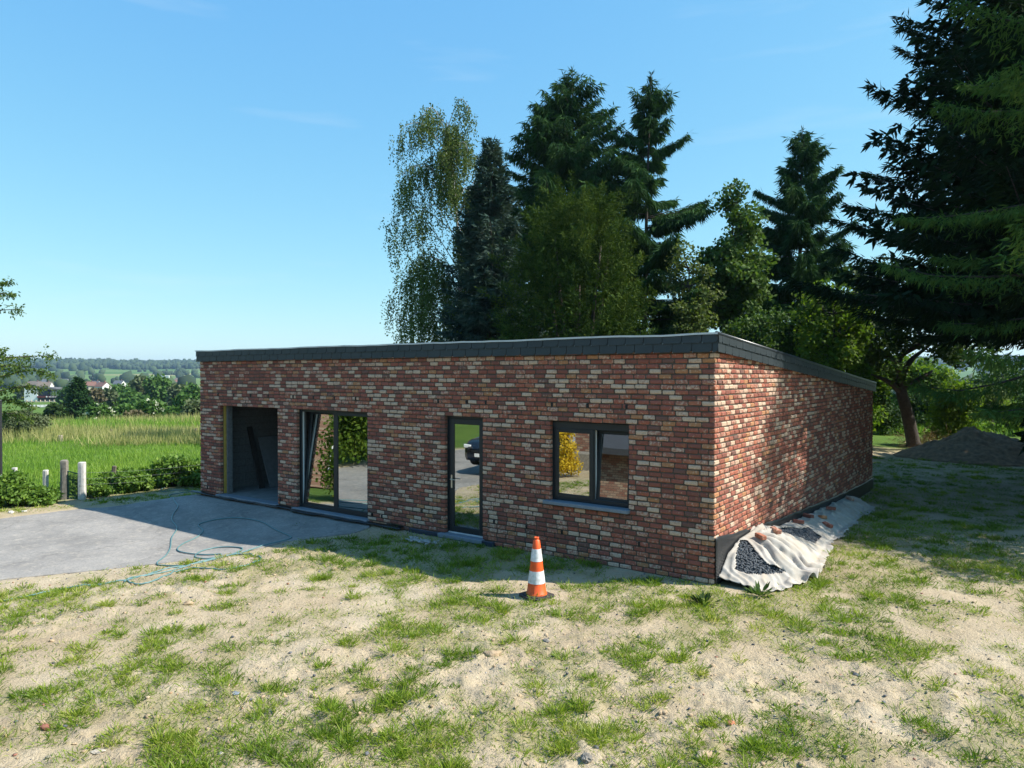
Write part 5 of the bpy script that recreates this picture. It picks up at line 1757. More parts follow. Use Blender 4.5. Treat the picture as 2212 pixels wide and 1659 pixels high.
def scatter(n, r0, r1, seed, powr=1.3):
    rng = np.random.default_rng(seed)
    a = rng.uniform(-.72, .72, n); r = r0 + (r1 - r0) * rng.random(n) ** powr
    x = CAM[0] + r * (np.cos(a) * FWD[0] + np.sin(a) * RGT[0]); y = CAM[1] + r * (np.cos(a) * FWD[1] + np.sin(a) * RGT[1])
    ok = (dist_poly(x, y, DRIVE) > .05) & ~((x > HX0) & (x < .05) & (y > -.05)) & ~((x > -.1) & (x < 1.3) & (y > 0) & (y < 9.5))
    return x[ok], y[ok], rng

def stone_mat():
    t = NT('pebble_mix')
    a = t.new('Attribute', attribute_name='v')
    c = t.ramp(a.outputs['Fac'], [(0, (.07, .08, .10)), (.40, (.13, .14, .165)), (.62, (.30, .27, .23)), (.72, (.42, .26, .13)), (.82, (.36, .13, .08)), (.90, (.52, .49, .45))], 'CONSTANT')
    n = t.noise(t.pos(), 60, 4)
    t.col(t.mix(t.math('MULTIPLY', n.outputs['Fac'], .6), c, (.12, .10, .085, 1)))
    t.set(Roughness=.85)
    return t.m
M['stone'] = stone_mat()
clod_m = simple('soil_clod', (.47, .36, .235, 1), (.30, .215, .135, 1), .95, 14, bump=.9, bscale=70, bdist=.012)

def build_stones():
    x, y, rng = scatter(5200, 4.6, 17, 301, 1.2)
    w = .5 + .5 * fbm(x * .6, y * .6, 2, 66)
    k = rng.random(len(x)) < w; x, y = x[k], y[k]
    S = .006 + .019 * rng.random(len(x)) ** 2.5
    P = np.stack([x, y, terrain(x, y) + S * .25], -1)
    o = obj('pebbles', stones_mesh('pebbles', P, S, M['stone'], 6))
    tag(o, 'small blue-grey, ochre and red pebbles scattered over the sand', 'pebbles', kind='stuff')
    x, y, rng = scatter(4000, 4.6, 15, 302, 1.1)
    w = sstep(-.25, .35, fbm(x * 0.45, y * 0.45, 2, 21))
    k = rng.random(len(x)) < w * .9 + .05; x, y = x[k], y[k]
    S = .008 + .030 * rng.random(len(x)) ** 3
    P = np.stack([x, y, terrain(x, y) + S * .1], -1)
    o = obj('soil_clods', stones_mesh('soil_clods', P, S, clod_m, 8, flat=.6))
    tag(o, 'crumbled clods of sandy soil lying on the surface', 'clods', kind='stuff')
    # larger pieces one can point at
    big = [((509, 1492), .045, 'flat pale slate-blue stone chip lying on bare sand left of centre', M['bluestone'], .3), ((1268, 1640), .055, 'upright grey lump of stone at the lower edge of the sand', concrete_d, 1.0),
           ((407, 1300), .07, 'dark brown clod on the smooth sand below the hose', clod_m, .8), ((1063, 1406), .10, 'cracked sandy clod with a pale top among the grass below the cone', clod_m, .7),
           ((98, 1560), .06, 'reddish brick fragment in the grass at lower left', simple('red_fragment', (.30, .12, .08, 1), rough=.9), .6), ((1580, 1570), .045, 'small orange-red stone on the bare sand at lower right', simple('orange_stone', (.45, .18, .09, 1), rough=.9), .8),
           ((1520, 1640), .085, 'biggest lumpy brown clod at the lower edge right of centre', clod_m, .7), ((210, 1612), .055, 'whitish crumbly lump of lime sand at lower left', simple('lime_lump', (.46, .41, .34, 1), (.34, .29, .23, 1), .95, 20, bump=.9), .6),
           ((1850, 1456), .04, 'small blue-black chip of stone at the right of the bare sand', M['gravel'], .7), ((1180, 1378), .05, 'grey pebble beside the grass patch below the cone', concrete_d, .7),
           ((1380, 1268), .035, 'grey stone at the shade edge right of the cone', concrete_d, .7), ((722, 1224), .05, 'ochre clod at the grassy shade edge below the driveway tip', clod_m, .7),
           ((24, 1106), .09, 'white lump of stone on the verge at the left edge', concrete_w, .7), ((52, 1104), .07, 'smaller white stone beside the lump on the left verge', concrete_w, .6)]
    for i, (q, s, lab, mt, fl) in enumerate(big):
        g = gp(*q); z = float(terrain(g[0], g[1]))
        r2 = np.random.default_rng(500 + i)
        n, m = 9, 14
        V, F = [], []
        for a in range(n + 1):
            th = math.pi * a / n
            for b in range(m):
                ph = 2 * math.pi * b / m
                V.append((math.sin(th) * math.cos(ph), math.sin(th) * math.sin(ph), math.cos(th)))
        V = np.array(V)
        V = V * (1 + .45 * fbm(V[:, 0] * 2.4 + i * 7, V[:, 1] * 2.4 + V[:, 2] * 2.4, 3, 70 + i)[:, None])
        V = V * np.array([1, r2.uniform(.6, .9), fl * .6]) * s
        for a in range(n):
            for b in range(m): F.append((a * m + b, (a + 1) * m + b, (a + 1) * m + (b + 1) % m, a * m + (b + 1) % m))
        o = obj('stone' if mt is not clod_m else 'clod', raw_mesh('stone', V, F, mt, mt is clod_m), None, (g[0], g[1], z + s * fl * .25)); o.rotation_euler = (0, 0, r2.uniform(0, 3))
        tag(o, lab, 'stone' if mt is not clod_m else 'clod')
    # pale rubble at the wall foot beside the door
    g = gp(905, 1168); rr = np.random.default_rng(88)
    P = np.stack([g[0] + rr.normal(0, .22, 120), g[1] + rr.normal(0, .07, 120), np.full(120, -.09)], -1)
    o = obj('rubble', stones_mesh('rubble', P, rr.uniform(.012, .04, 120), simple('pale_rubble', (.42, .41, .39, 1), (.30, .29, .28, 1), .95, 20), 9))
    tag(o, 'small heap of pale mortar rubble at the wall foot left of the glazed door', 'rubble', kind='stuff')
build_stones()

def weed(label, q, r, n, seed, leaf, ll, lw, rise=.5):
    g = gp(*q); z = float(terrain(g[0], g[1])); t = Tree(seed); rng = t.rng
    az = rng.uniform(0, 6.283, n); el = rng.uniform(.1, 1.2, n) * rise
    a = np.stack([np.cos(az) * np.cos(el), np.sin(az) * np.cos(el), np.sin(el)], -1)
    c = a * (rng.random(n) * r)[:, None] * np.array([1, 1, .5]); c[:, 2] = np.abs(c[:, 2])
    s_ = nrm(np.stack([-np.sin(az), np.cos(az), rng.normal(0, .2, n)], -1))
    t.leaves(c, a, s_, ll * rng.uniform(.6, 1.2, n), lw * rng.uniform(.7, 1.2, n))
    t.build('weed_plant', label, 'plant', (g[0], g[1], z - .005), bark_dark, leaf, 'broad-leaved weeds', crown='leaves')
weed('bright broad-leaved weed at the brick corner', (1520, 1250), .12, 60, 401, L_bush, .13, .05)
weed('rosette of round leaves in front of the gravel', (1602, 1250), .16, 60, 402, L_bush, .09, .07)
weed('dark dock plant in the grass right of the cone', (1520, 1296), .14, 60, 403, L_shade, .16, .045, .8)
weed('spreading dock plant in front of the folded cloth', (1640, 1282), .14, 50, 404, L_alder, .17, .05, .7)
weed('flat reddish weed on the driveway edge', (268, 1222), .1, 40, 405, L_dead, .10, .03, .4)
weed('low green weed on the asphalt near the tall window', (648, 1130), .12, 60, 406, L_alder, .07, .03, .5)
weed('small weed on the asphalt where the hose crosses', (470, 1118), .12, 50, 407, L_alder, .06, .02, .5)

# ------------------------------------------------------------------ meadow beyond the fence
def build_meadow():
    rng = np.random.default_rng(601)
    def area(px0, px1, d0, d1, n, h0, h1, w, mat, name, label, pw=1.0, seed=0, clump=None):
        d = d0 + (d1 - d0) * rng.random(n) ** pw; px = rng.uniform(px0, px1, n)
        p = CAM[None] + FWD * d[:, None] + RGT * ((px - 1106) / FPX * d)[:, None]
        x, y = p[:, 0], p[:, 1]
        ok = soil_zone(x, y) < .5
        if clump is not None: ok &= rng.random(n) < sstep(-.5, .5, fbm(x * clump, y * clump, 2, 91))
        x, y, d = x[ok], y[ok], d[ok]; m = len(x)
        c = np.stack([x, y, terrain(x, y) - .02], -1)
        wind = np.array([-.25, .1, 0])
        a = nrm(np.array([0, 0, 1.]) + wind + rng.normal(0, .28, (m, 3)))
        hmod = 1 + .35 * fbm(x * .5, y * .5, 2, 92)
        L = rng.uniform(h0, h1, m) * hmod
        Q = diamonds(c, a, rperp(a, rng), L, w * rng.uniform(.6, 1.3, m) * (1 + .012 * d))
        v = np.clip(.5 + .4 * fbm(x * .35, y * .35, 3, 93 + seed) + rng.normal(0, .16, m), 0, 1)
        o = obj(name, leaf_mesh(name, Q, mat, v)); tag(o, label, 'grass', kind='stuff')
    area(-150, 470, 20.0, 40, 46000, .10, .28, .013, L_meadow, 'meadow_grass', 'lush bright green meadow grass beyond the fence', 1.3)
    area(-150, 470, 34, 44, 16000, .4, .85, .018, L_straw, 'seeding_grass', 'belt of tall pale seeding grass across the meadow', 1.0, 2, .35)
    area(-150, 470, 48, 62, 15000, .5, 1.1, .026, L_straw, 'seeding_grass', 'farther belt of tall pale grass along the meadow edge', 1.0, 3, .3)
    area(-150, 470, 43, 58, 12000, .35, .8, .026, L_meadow, 'meadow_grass', 'dark green grass strip between the two pale belts', 1.0, 4)
    area(1850, 2330, 42, 64, 14000, .3, .8, .024, L_meadow, 'meadow_grass', 'sunny meadow grass beyond the trees on the right', 1.0, 5)
build_meadow()

# ------------------------------------------------------------------ valley: shrubs, trees, clubhouse, village, wooded hill
def fbush(name, label, px, top, depth, wpx, leaf, seed, n=30, nl=150, cat='bush', group='shrubs along the meadow edge', flower=0, lift=0):
    b = base_at(px, depth); w = wpx / FPX * depth; h = max(1.0, top_h(top, depth, b[2]))
    t = Tree(seed); rng = t.rng
    cr = min(w, h) * .26
    l = .0042 * depth + .05
    C = []
    for i in range(n):
        a = rng.uniform(0, 6.283); rr = rng.random() ** .5; zf = rng.random() ** .75
        ww = (w / 2 - cr * .5) * (1 - .6 * max(0, zf - .35) ** 1.3)
        c = RGT * (math.cos(a) * rr * ww) + FWD * (math.sin(a) * rr * ww) + UP * (cr * .6 + zf * (h - cr * 1.5))
        C.append(c); leaf_clump(t, c, (cr, cr, cr * .8), nl, l, l * .8)
    t.wood([(0, 0, 0), (0, 0, h * .4), (.05, 0, h * .75)], [.05 * h, .035 * h, .015 * h], 6)
    e = t.build(name, label, cat, b, bark_dark, leaf, group, crown='crown' if cat == 'tree' else 'foliage')
    if flower:
        t2 = Tree(seed + 1000)
        for _ in range(flower):
            c = C[rng.integers(len(C))]
            d = nrm((rng.normal(0, 1, 3) + RGT * .8 + UP * .5 - FWD * .5)[None])[0]
            leaf_clump(t2, c + d * cr * .95, (.16, .16, .07), 26, .14, .11)
        Q = np.concatenate(t2.q); obj('blossom', leaf_mesh('blossom', Q, L_flower, t2.rng.random(len(Q))), e)
    return e

def fcon(name, label, px, top, depth, rad, seed, leaf=L_spruce):
    b = base_at(px, depth); H = top_h(top, depth, b[2]); t = Tree(seed)
    conifer(t, H, rad, .3, nb=190, e0=0, e1=45, droop=.2, up=.4, shape=.6, step=.28, lat=.3, spl=.5, spw=.2, hang=.5, per=3, trunk_r=.15, ragged=.3)
    t.build(name, label, 'tree', b, bark_dark, leaf, 'shrubs along the meadow edge')
fcon('spruce_tree', 'dark spruce in the valley left of the flowering shrubs', 168, 818, 92, 2.0, 701)
fbush('dark_bush', 'dark bush hugging the left side of the valley spruce', 122, 872, 90, 46, L_shade, 702)
fbush('elder_bush', 'white-flowering elder right of the valley spruce', 217, 868, 78, 56, L_farA, 703, 40, 150, flower=60)
fbush('green_bush', 'fresh green bush between the two flowering elders', 272, 868, 80, 60, L_farA, 704)
fbush('elder_bush', 'bigger white-flowering elder in the middle of the shrub row', 328, 862, 78, 62, L_farA, 705, 44, 150, flower=90)
fbush('brown_bush', 'brownish bush in front of the bigger elder', 290, 884, 74, 40, L_farC, 706)
fbush('green_bush', 'dense green bush right of the bigger elder', 382, 878, 76, 58, L_farA, 707)
fbush('olive_bush', 'olive bush partly hidden by the left corner of the building', 425, 862, 74, 60, L_farB, 708)
for i, (px, top, dep, wpx, leaf, lab) in enumerate((
        (204, 836, 150, 34, L_farC, 'brownish tree behind the flowering elder'), (236, 838, 160, 34, L_farB, 'grey-green willow beside the thin mast'), (268, 826, 175, 52, L_farA, 'leafy valley tree left of the tallest group'),
        (303, 809, 185, 62, L_farB, 'tall grey-green tree in the middle of the valley wood'), (345, 808, 180, 62, L_farA, 'tall dark green tree left of the floodlight mast'), (290, 840, 150, 60, L_farA, 'low broad tree in front of the valley wood'),
        (385, 830, 170, 46, L_farB, 'pale green tree right of the floodlight mast'), (420, 828, 150, 56, L_farA, 'bushy valley tree beside the building edge'), (400, 850, 120, 50, L_farA, 'rounded tree low beside the building edge'),
        (150, 836, 240, 40, L_farA, 'light green tree behind the valley spruce'), (60, 832, 330, 40, L_farB, 'tree beside the clubhouse behind the cherry boughs'))):
    fbush('valley_tree', lab, px, top, dep, wpx, leaf, 720 + i, 34, 120, 'tree', 'trees in the valley')

def valley(px, depth): return base_at(px, depth)
def build_clubhouse():
    D = 300.0; b = base_at(100, D); s = D / FPX
    e = empty('clubhouse', b, YAW + R(6), 'white and dark clubhouse with a balcony and a red banner in the valley', 'building')
    X = lambda px: (px - 100) * s
    Z = lambda py: CAM[2] + (808 - py) * s - b[2]
    white = simple('white_render', (.80, .80, .80, 1), (.74, .74, .74, 1), .8, .5)
    dark = simple('dark_cladding', (.045, .05, .06, 1), rough=.7); roofm = simple('grey_roof', (.12, .115, .11, 1), rough=.8)
    red = simple('red_banner', (.16, .03, .025, 1), rough=.6)
    mb = MB(); mb.box(X(55), X(82), 0, 9, -.5, Z(839)); mb.build('white_wall', white, e)
    mb = MB(); mb.box(X(82.1), X(103), .5, 9, -.5, Z(846)); mb.prism([(X(82.1), .5, Z(846)), (X(103), .5, Z(846)), (X(82.1), .5, Z(837.5))], (0, 8.5, 0)); mb.build('dark_wall', dark, e)
    mb = MB(); mb.box(X(103.1), X(146), 2.0, 9, -.5, Z(846)); mb.build('rear_wall', white, e)
    mb = MB(); mb.prism([(X(80), -.2, Z(836)), (X(82), -.2, Z(837.5) - .3), (X(147), -.2, Z(845.5)), (X(147), -.2, Z(844)), (X(104), -.2, Z(837))], (0, 9.6, 0)); mb.build('roof', roofm, e)
    for k in range(4):
        mb = MB(); x0 = X(105 + k * 10.2); mb.box(x0, x0 + 1.5, 1.96, 2.02, Z(855), Z(847.5)); mb.build('window', M['glass'], e)
    for k in range(3):
        mb = MB(); x0 = X(60 + (k % 2) * 11); z0 = Z(845 + (k // 2) * 9); mb.box(x0, x0 + .5, -.03, .02, z0 - .6, z0); mb.build('window', M['black'], e)
    mb = MB(); mb.box(X(82), X(147), -.6, 2, Z(859), Z(855.4)); ban = mb.build('banner', red, e)
    # its white lettering, unreadable from here: a disc and four words
    mb = MB(); x = X(106.5)
    for wpx in (5.5, 4, 6, 11):
        mb.box(x, x + wpx * s, -.66, -.61, Z(858), Z(856.4)); x += (wpx + 1.3) * s
    v, f = tube_geo([(X(102), -.66, Z(857)), (X(102), -.61, Z(857))], .32, 14); mb.add(v, f)
    mb.build('lettering', white, ban)
    mb = MB(); mb.box(X(82), X(146), .8, 3, -.5, Z(859.1)); mb.build('dugout', dark, e)
    mb = MB(); mb.box(X(68), X(132), -3, -2.8, -.3, Z(865.5))
    for k in range(8): mb.box(X(68) + k * (X(132) - X(68)) / 7 - .1, X(68) + k * (X(132) - X(68)) / 7 + .1, -3.1, -2.7, -.3, Z(863))
    mb.build('terrace_wall', simple('cream_wall', (.62, .52, .40, 1), rough=.85), e)
build_clubhouse()

def build_valley_details():
    # pitch barrier
    D = 244.0; a = valley(60, D); b = valley(262, D + 10)
    u = (b - a); L = np.linalg.norm(u[:2]); e = empty('pitch_barrier', a, math.atan2(u[1], u[0]), 'long white panel barrier along the playing field', 'fence')
    n = 24
    mb = MB(); mb.cbox(0.06, L / n - .06, -.05, .05, .12, .95, .02); me = raw_mesh('panel', np.array(mb.v), mb.f, M['pvc'])
    mb = MB(); mb.box(-.06, .06, -.06, .06, -.3, 1.05); pm = raw_mesh('support', np.array(mb.v), mb.f, concrete_d)
    for k in range(n):
        o = obj('panel', me, e); o.location = (k * L / n, 0, 0)
        o = obj('support', pm, e); o.location = (k * L / n, 0, 0)
    # green court
    P = [valley(55, 150), valley(110, 150), valley(112, 172), valley(50, 172)]
    V = [(p[0], p[1], ground_at(p[0], p[1]) + .35) for p in P]
    o = obj('sports_court', raw_mesh('sports_court', np.array(V), [(0, 1, 2, 3)], simple('court_green', (.05, .17, .11, 1), rough=.8))); tag(o, kind='structure')
    # masts
    for (px, top, D, w, lab, head) in ((358.6, 823, 205, .5, 'lattice floodlight mast with lamp boxes rising from the valley trees', True), (249.6, 845, 215, .18, 'thin pale mast left of the valley wood', False)):
        b = valley(px, D); H = top_h(top, D, b[2])
        e = empty('floodlight_mast' if head else 'thin_mast', b, YAW, lab, 'mast')
        mb = MB()
        if head:
            for sx, sy in ((-1, -1), (1, -1), (0, 1)): mb.tube([(sx * w, sy * w * .8, 0), (sx * w * .35, sy * w * .3, H)], .09, 5)
            for k in range(12):
                f0, f1 = k / 12, (k + 1) / 12
                mb.tube([(-w * (1 - .65 * f0), -w * .8 * (1 - .62 * f0), H * f0), (w * (1 - .65 * f1), -w * .8 * (1 - .62 * f1), H * f1)], .05, 4)
            mb.build('lattice', wire_m, e)
            for k in (-1, 1):
                mb = MB(); mb.cbox(k * .6 - .5, k * .6 + .5, -.5, -.1, H - .4, H + .5, .05); mb.cbox(k * .6 - .5, k * .6 + .5, -.5, -.1, H + .9, H + 1.6, .05); mb.build('lamp_box', M['pvc'], e)
            mb = MB(); mb.tube([(0, -.1, H - .3), (0, -.1, H + 1.5)], .1, 6); mb.tube([(-1.1, -.1, H), (1.1, -.1, H)], .08, 6); mb.build('crossarm', wire_m, e)
        else:
            mb.tube([(0, 0, 0), (0, 0, H)], w / 2, 8); mb.build('pole', wire_m, e)
    # village houses
    rf = [simple('roof_red', (.20, .10, .075, 1), rough=.85), simple('roof_slate', (.11, .12, .135, 1), rough=.8), simple('roof_brown', (.19, .15, .12, 1), rough=.85)]
    wlm = [simple('wall_white', (.70, .69, .66, 1), rough=.85), simple('wall_cream', (.55, .48, .38, 1), rough=.85)]
    hs = [(222, 832, 520, 9, 0, 0, 'cream far house with a brown roof left of the valley trees'), (75, 826, 620, 12, 2, 0, 'long low far house above the clubhouse roof'), (342 / 1.0 - 1, 826, 640, 9, 1, 0, 'hidden far house behind the valley wood'),
          (190, 830, 560, 11, 0, 1, 'red-roofed far house behind the valley spruce'), (207, 831, 640, 10, 1, 0, 'white far house between the spruce and the brown tree'), (258, 828, 700, 9, 1, 0, 'far house with a white gable left of the tall trees'),
          (120, 822, 800, 26, 1, 0, 'long grey far shed under the wooded hill'), (380, 818, 760, 9, 0, 0, 'white far house with a steep gable right of the mast'), (408, 821, 820, 10, 1, 0, 'small white far house beside the building edge'),
          (390, 822, 900, 14, 2, 1, 'low brown far barn in the fields at right'), (98, 832, 540, 9, 2, 0, 'white far bungalow above the clubhouse')]
    for i, (px, py, D, w, r_, wl2, lab) in enumerate(hs):
        b = valley(px, D); e = empty('village_house', b, YAW + R(-25 + 17 * (i % 4)), lab, 'house', 'village houses')
        h, dp = 3.2, 7.0
        mb = MB(); mb.box(-w / 2, w / 2, -dp / 2, dp / 2, -1, h); mb.prism([(-w / 2, -dp / 2, h), (-w / 2, dp / 2, h), (-w / 2, 0, h + 2.9)], (w, 0, 0)); mb.build('wall', wlm[wl2], e)
        mb = MB(); mb.prism([(-w / 2 - .3, -dp / 2 - .4, h - .25), (-w / 2 - .3, 0, h + 3.05), (-w / 2 - .3, 0, h + 3.3), (-w / 2 - .3, -dp / 2 - .6, h - .1)], (w + .6, 0, 0)); mb.prism([(-w / 2 - .3, dp / 2 + .4, h - .25), (-w / 2 - .3, 0, h + 3.05), (-w / 2 - .3, 0, h + 3.3), (-w / 2 - .3, dp / 2 + .6, h - .1)][::-1], (w + .6, 0, 0)); ro = mb.build('roof', rf[r_], e)
        mb = MB(); mb.box(w * .2, w * .2 + .7, -.4, .4, h + 2, h + 4.2); mb.build('chimney', rf[0], ro)
        for k in range(3):
            mb = MB(); x0 = -w / 2 + w * (k + .5) / 3; mb.box(x0 - .6, x0 + .6, -dp / 2 - .04, -dp / 2 + .02, .9, 2.3); mb.build('window', M['black'], e)
build_valley_details()

def blob_wood(name, label, P, S, mat, seed):
    me = stones_mesh(name, P, S, mat, seed, flat=1.1)
    o = obj(name, me); tag(o, label, 'wood', kind='stuff')
def build_hill_woods():
    rng = np.random.default_rng(801)
    wood_m = NT('far_canopy')
    a = wood_m.new('Attribute', attribute_name='v')
    wood_m.col(wood_m.ramp(a.outputs['Fac'], [(0, (.014, .030, .012)), (.5, (.028, .052, .018)), (1, (.048, .078, .026))])); wood_m.set(Roughness=.95)
    # wooded ridge
    n = 6000
    az = np.where(rng.random(n) < .7, rng.uniform(-.68, -.30, n), rng.uniform(-.30, .80, n)); d = rng.uniform(1750, 2750, n)
    x = CAM[0] + d * (np.cos(az) * FWD[0] + np.sin(az) * RGT[0]); y = CAM[1] + d * (np.cos(az) * FWD[1] + np.sin(az) * RGT[1])
    edge = 1850 + 160 * fbm(az * 7, az * 0, 3, 95) + 120 * sstep(-.5, -.3, az)
    ok = d > edge
    x, y = x[ok], y[ok]; S = np.where(az[ok] < -.30, rng.uniform(5.5, 9.5, len(x)), rng.uniform(9, 17, len(x)))
    blob_wood('hill_wood', 'wooded ridge closing the valley, blue with distance', np.stack([x, y, terrain_base(x, y) + S * .7], -1), S, wood_m.m, 12)
    # hedgerow trees and copses over the fields
    n = 5200
    az = rng.uniform(-.80, .80, n); d = 420 + 1400 * rng.random(n) ** .8
    x = CAM[0] + d * (np.cos(az) * FWD[0] + np.sin(az) * RGT[0]); y = CAM[1] + d * (np.cos(az) * FWD[1] + np.sin(az) * RGT[1])
    k = np.abs(vnoise(x * .006, y * .006, 96)) < .10
    k |= fbm(x * .004, y * .004, 2, 97) > .42
    x, y, d = x[k], y[k], d[k]; S = rng.uniform(2.5, 6.5, len(x)) * (1 + d / 2500)
    blob_wood('hedgerow_trees', 'distant hedges and copses between the valley fields', np.stack([x, y, terrain_base(x, y) + S * .6], -1), S, wood_m.m, 13)
build_hill_woods()

# ------------------------------------------------------------------ what the window panes mirror: the yard beside and behind the camera
def house_block(name, label, x, y, rz, w, dp, h, roof_h, wins, roof_m, group=None):
    e = empty(name, (x, y, -.15), rz, label, 'house', group)
    mb = MB(); mb.box(-w / 2, w / 2, -dp / 2, dp / 2, -.2, h); mb.prism([(-w / 2, -dp / 2, h), (-w / 2, dp / 2, h), (-w / 2, 0, h + roof_h)], (w, 0, 0)); mb.build('wall', M['brick_tex'], e)
    mb = MB()
    mb.prism([(-w / 2 - .3, -dp / 2 - .45, h - .2), (-w / 2 - .3, 0, h + roof_h + .05), (-w / 2 - .3, 0, h + roof_h + .25), (-w / 2 - .3, -dp / 2 - .45, h + .02)], (w + .6, 0, 0))
    mb.prism([(-w / 2 - .3, dp / 2 + .45, h - .2), (-w / 2 - .3, 0, h + roof_h + .05), (-w / 2 - .3, 0, h + roof_h + .25), (-w / 2 - .3, dp / 2 + .45, h + .02)][::-1], (w + .6, 0, 0))
    mb.build('roof', roof_m, e)
    for (wx, wz, ww, wh) in wins:
        mb = MB(); profile_frame(mb, wx - ww / 2, wx + ww / 2, wz, wz + wh, dp / 2 - .02, dp / 2 + .05, .09); fr = mb.build('window', M['pvc'], e)
        mb = MB(); mb.box(wx - ww / 2 + .08, wx + ww / 2 - .08, dp / 2 - .01, dp / 2 + .01, wz + .08, wz + wh - .08); mb.build('pane', M['black'], fr)
        mb = MB(); mb.cbox(wx - ww / 2 - .1, wx + ww / 2 + .1, dp / 2, dp / 2 + .12, wz - .08, wz - .002, .01); mb.build('sill', M['bluestone'], fr)
    return e
rf_dark = simple('dark_tiles', (.05, .052, .058, 1), rough=.7)
house_block('dwelling', 'brick house with a dark low roof mirrored in the squarish window', -5.6, -15.6, 0, 7.6, 8, 2.75, 2.2, [], rf_dark)
house_block('neighbour_house', 'tall brick house with white windows mirrored in the tall window', -30.5, -19.5, R(-42), 12, 9, 6.0, 3.0, [(-3.5, .9, 1.1, 1.5), (0, .9, 1.1, 1.5), (3.5, .9, 1.1, 1.5), (-3.5, 3.7, 1.1, 1.5), (0, 3.7, 1.1, 1.5), (3.5, 3.7, 1.1, 1.5)], rf_dark)

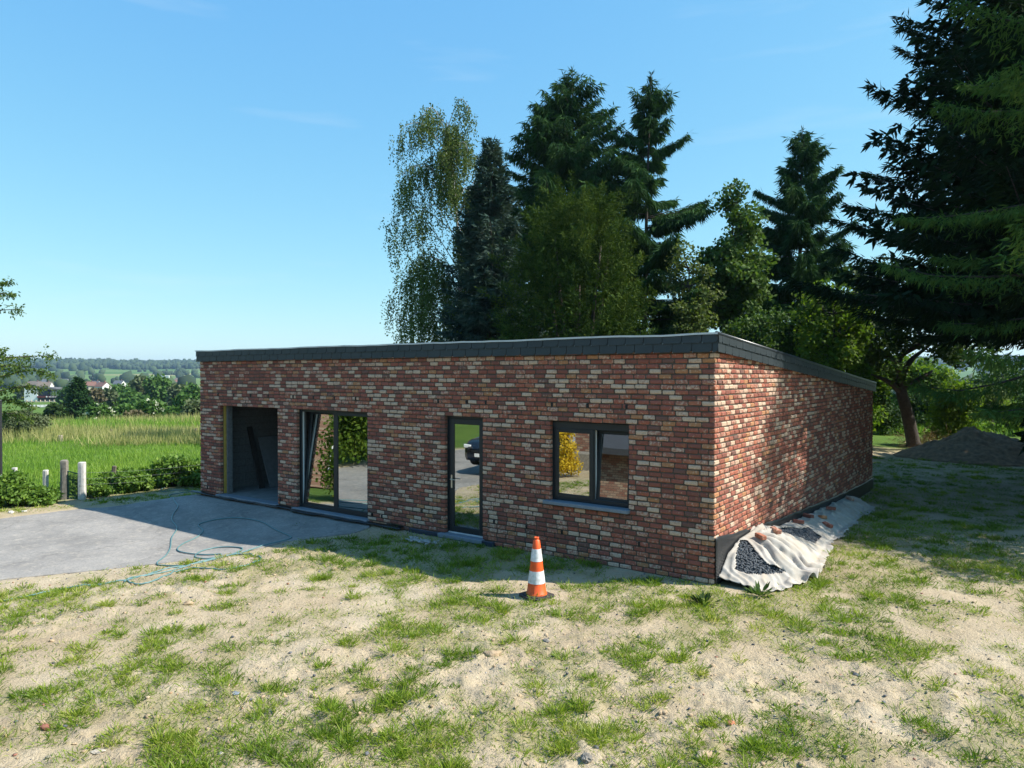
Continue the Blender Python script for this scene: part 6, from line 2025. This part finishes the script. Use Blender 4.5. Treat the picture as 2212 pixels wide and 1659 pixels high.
def build_car():
    e = empty('parked_car', (-10.6, -9.75, -.1), 0, 'dark parked car mirrored in the glazed door', 'car')
    paint = simple('dark_car_paint', (.010, .012, .018, 1), rough=.18, spec=.6)
    # lofted body: stations along y (front is +y)
    st = [(2.12, .62, .34, .66), (2.02, .78, .26, .80), (1.75, .86, .22, .92), (1.0, .90, .20, 1.02), (.2, .91, .20, 1.06), (-1.2, .91, .20, 1.08), (-1.9, .88, .24, 1.06), (-2.1, .80, .34, .98)]
    V, F = [], []
    for (y, hw, zb, zt) in st:
        zm = zb + (zt - zb) * .55
        V += [(-hw * .92, y, zb), (-hw, y, zb + .12), (-hw, y, zm), (-hw * .94, y, zt - .06), (-hw * .80, y, zt), (hw * .80, y, zt), (hw * .94, y, zt - .06), (hw, y, zm), (hw, y, zb + .12), (hw * .92, y, zb)]
    n = 10
    for i in range(len(st) - 1):
        for j in range(n): F.append((i * n + j, i * n + (j + 1) % n, (i + 1) * n + (j + 1) % n, (i + 1) * n + j))
    F += [tuple(range(n)), tuple(range((len(st) - 1) * n, len(st) * n))[::-1]]
    obj('body', raw_mesh('body', np.array(V), F, paint, True), e)
    mb = MB(); a = [(.95, .74, 1.0), (.25, .62, 1.60), (-1.3, .62, 1.64), (-1.95, .72, 1.06)]
    V = []; F = []
    for (y, hw, z) in a: V += [(-hw, y, z), (hw, y, z)]
    V += [(-.80, .95, 1.0), (.80, .95, 1.0), (-.82, -1.95, 1.05), (.82, -1.95, 1.05)]
    mb.add(V, [(0, 1, 3, 2)]); mb.add(V, [(4, 5, 7, 6)]); mb.add(V, [(0, 2, 4, 6)], 0); mb.add(V, [(1, 7, 5, 3)], 0)
    mb.build('windows', M['black'], e)
    mb = MB(); mb.cbox(-.61, .61, -1.32, .26, 1.59, 1.66, .02); mb.build('roof', paint, e)
    wv, wf = tube_geo([(-.11, 0, 0), (-.10, 0, 0), (.10, 0, 0), (.11, 0, 0)], [.29, .33, .33, .29], 20)
    wme = raw_mesh('wheel', np.array(wv), wf, simple('tyre_rubber', (.02, .02, .021, 1), rough=.85))
    rv, rf_ = tube_geo([(-.115, 0, 0), (.115, 0, 0)], .2, 16); rme = raw_mesh('rim', np.array(rv), rf_, M['steel'])
    for sx in (-1, 1):
        for yy in (1.3, -1.3):
            o = obj('wheel', wme, e); o.location = (sx * .8, yy, .33); r_ = obj('rim', rme, o)
    for sx in (-1, 1):
        mb = MB(); mb.cbox(sx * .62 - .16, sx * .62 + .16, 2.0, 2.08, .66, .78, .02); mb.build('headlight', M['pvc'], e)
    mb = MB(); mb.cbox(-.26, .26, 2.10, 2.14, .40, .51, .006); mb.build('number_plate', M['pvc'], e)
    mb = MB(); mb.cbox(-.42, .42, 2.06, 2.125, .54, .64, .01); mb.build('grille', M['black'], e)
build_car()
def yard_bush(name, label, x, y, w, h, leaf, seed, nc, nl, ll, lw):
    t = Tree(seed); rng = t.rng; cr = min(w, h) * .26
    for i in range(nc):
        a = rng.uniform(0, 6.28); rr = rng.random() ** .5; zf = rng.random()
        leaf_clump(t, (math.cos(a) * rr * (w / 2 - cr * .5), math.sin(a) * rr * (w / 2 - cr * .5), cr * .5 + zf * (h - cr)), (cr, cr, cr), nl, ll, lw)
    t.wood([(0, 0, 0), (0, 0, h * .7)], [.06, .02], 6)
    t.build(name, label, 'bush', (x, y, -.12), bark_dark, leaf, crown='foliage', trunk='stems')
yard_bush('yellow_shrub', 'bright yellow shrub mirrored in the left pane of the squarish window', -8.0, -8.7, .9, 1.9, L_yellow, 901, 30, 160, .07, .05)
yard_bush('conifer_hedge', 'green hedge mirrored in the right pane of the tall window', -16.6, -7.6, 2.8, 3.4, L_maple, 902, 60, 260, .12, .08)
yard_bush('conifer_hedge', 'second green hedge bush beside the driveway, mirrored lower in the tall window', -18.6, -10.4, 3.2, 3.0, L_alder, 903, 60, 240, .12, .08)
mb = MB(); mb.cbox(-.8, .8, -.3, .3, -.2, .42, .02); o = mb.build('planter', concrete_d); o.location = (-8.0, -10.6, -.1)
tag(o, 'low grey concrete planter mirrored in the squarish window', 'planter')

# ------------------------------------------------------------------ haze over the valley
hz = MB(); hz.box(-9600, 9600, -9600, 9600, -11.5, 95)
hm = NT('valley_haze')
hm.n.remove(hm.b)
pv = hm.new('VolumePrincipled')
pv.inputs['Color'].default_value = (.50, .72, 1.0, 1)
pv.inputs['Density'].default_value = .00013
pv.inputs['Anisotropy'].default_value = .2
hm.link(pv.outputs[0], hm.out.inputs['Volume'])
o = hz.build('haze', hm.m); tag(o, 'thin blue summer haze', 'haze', kind='stuff')
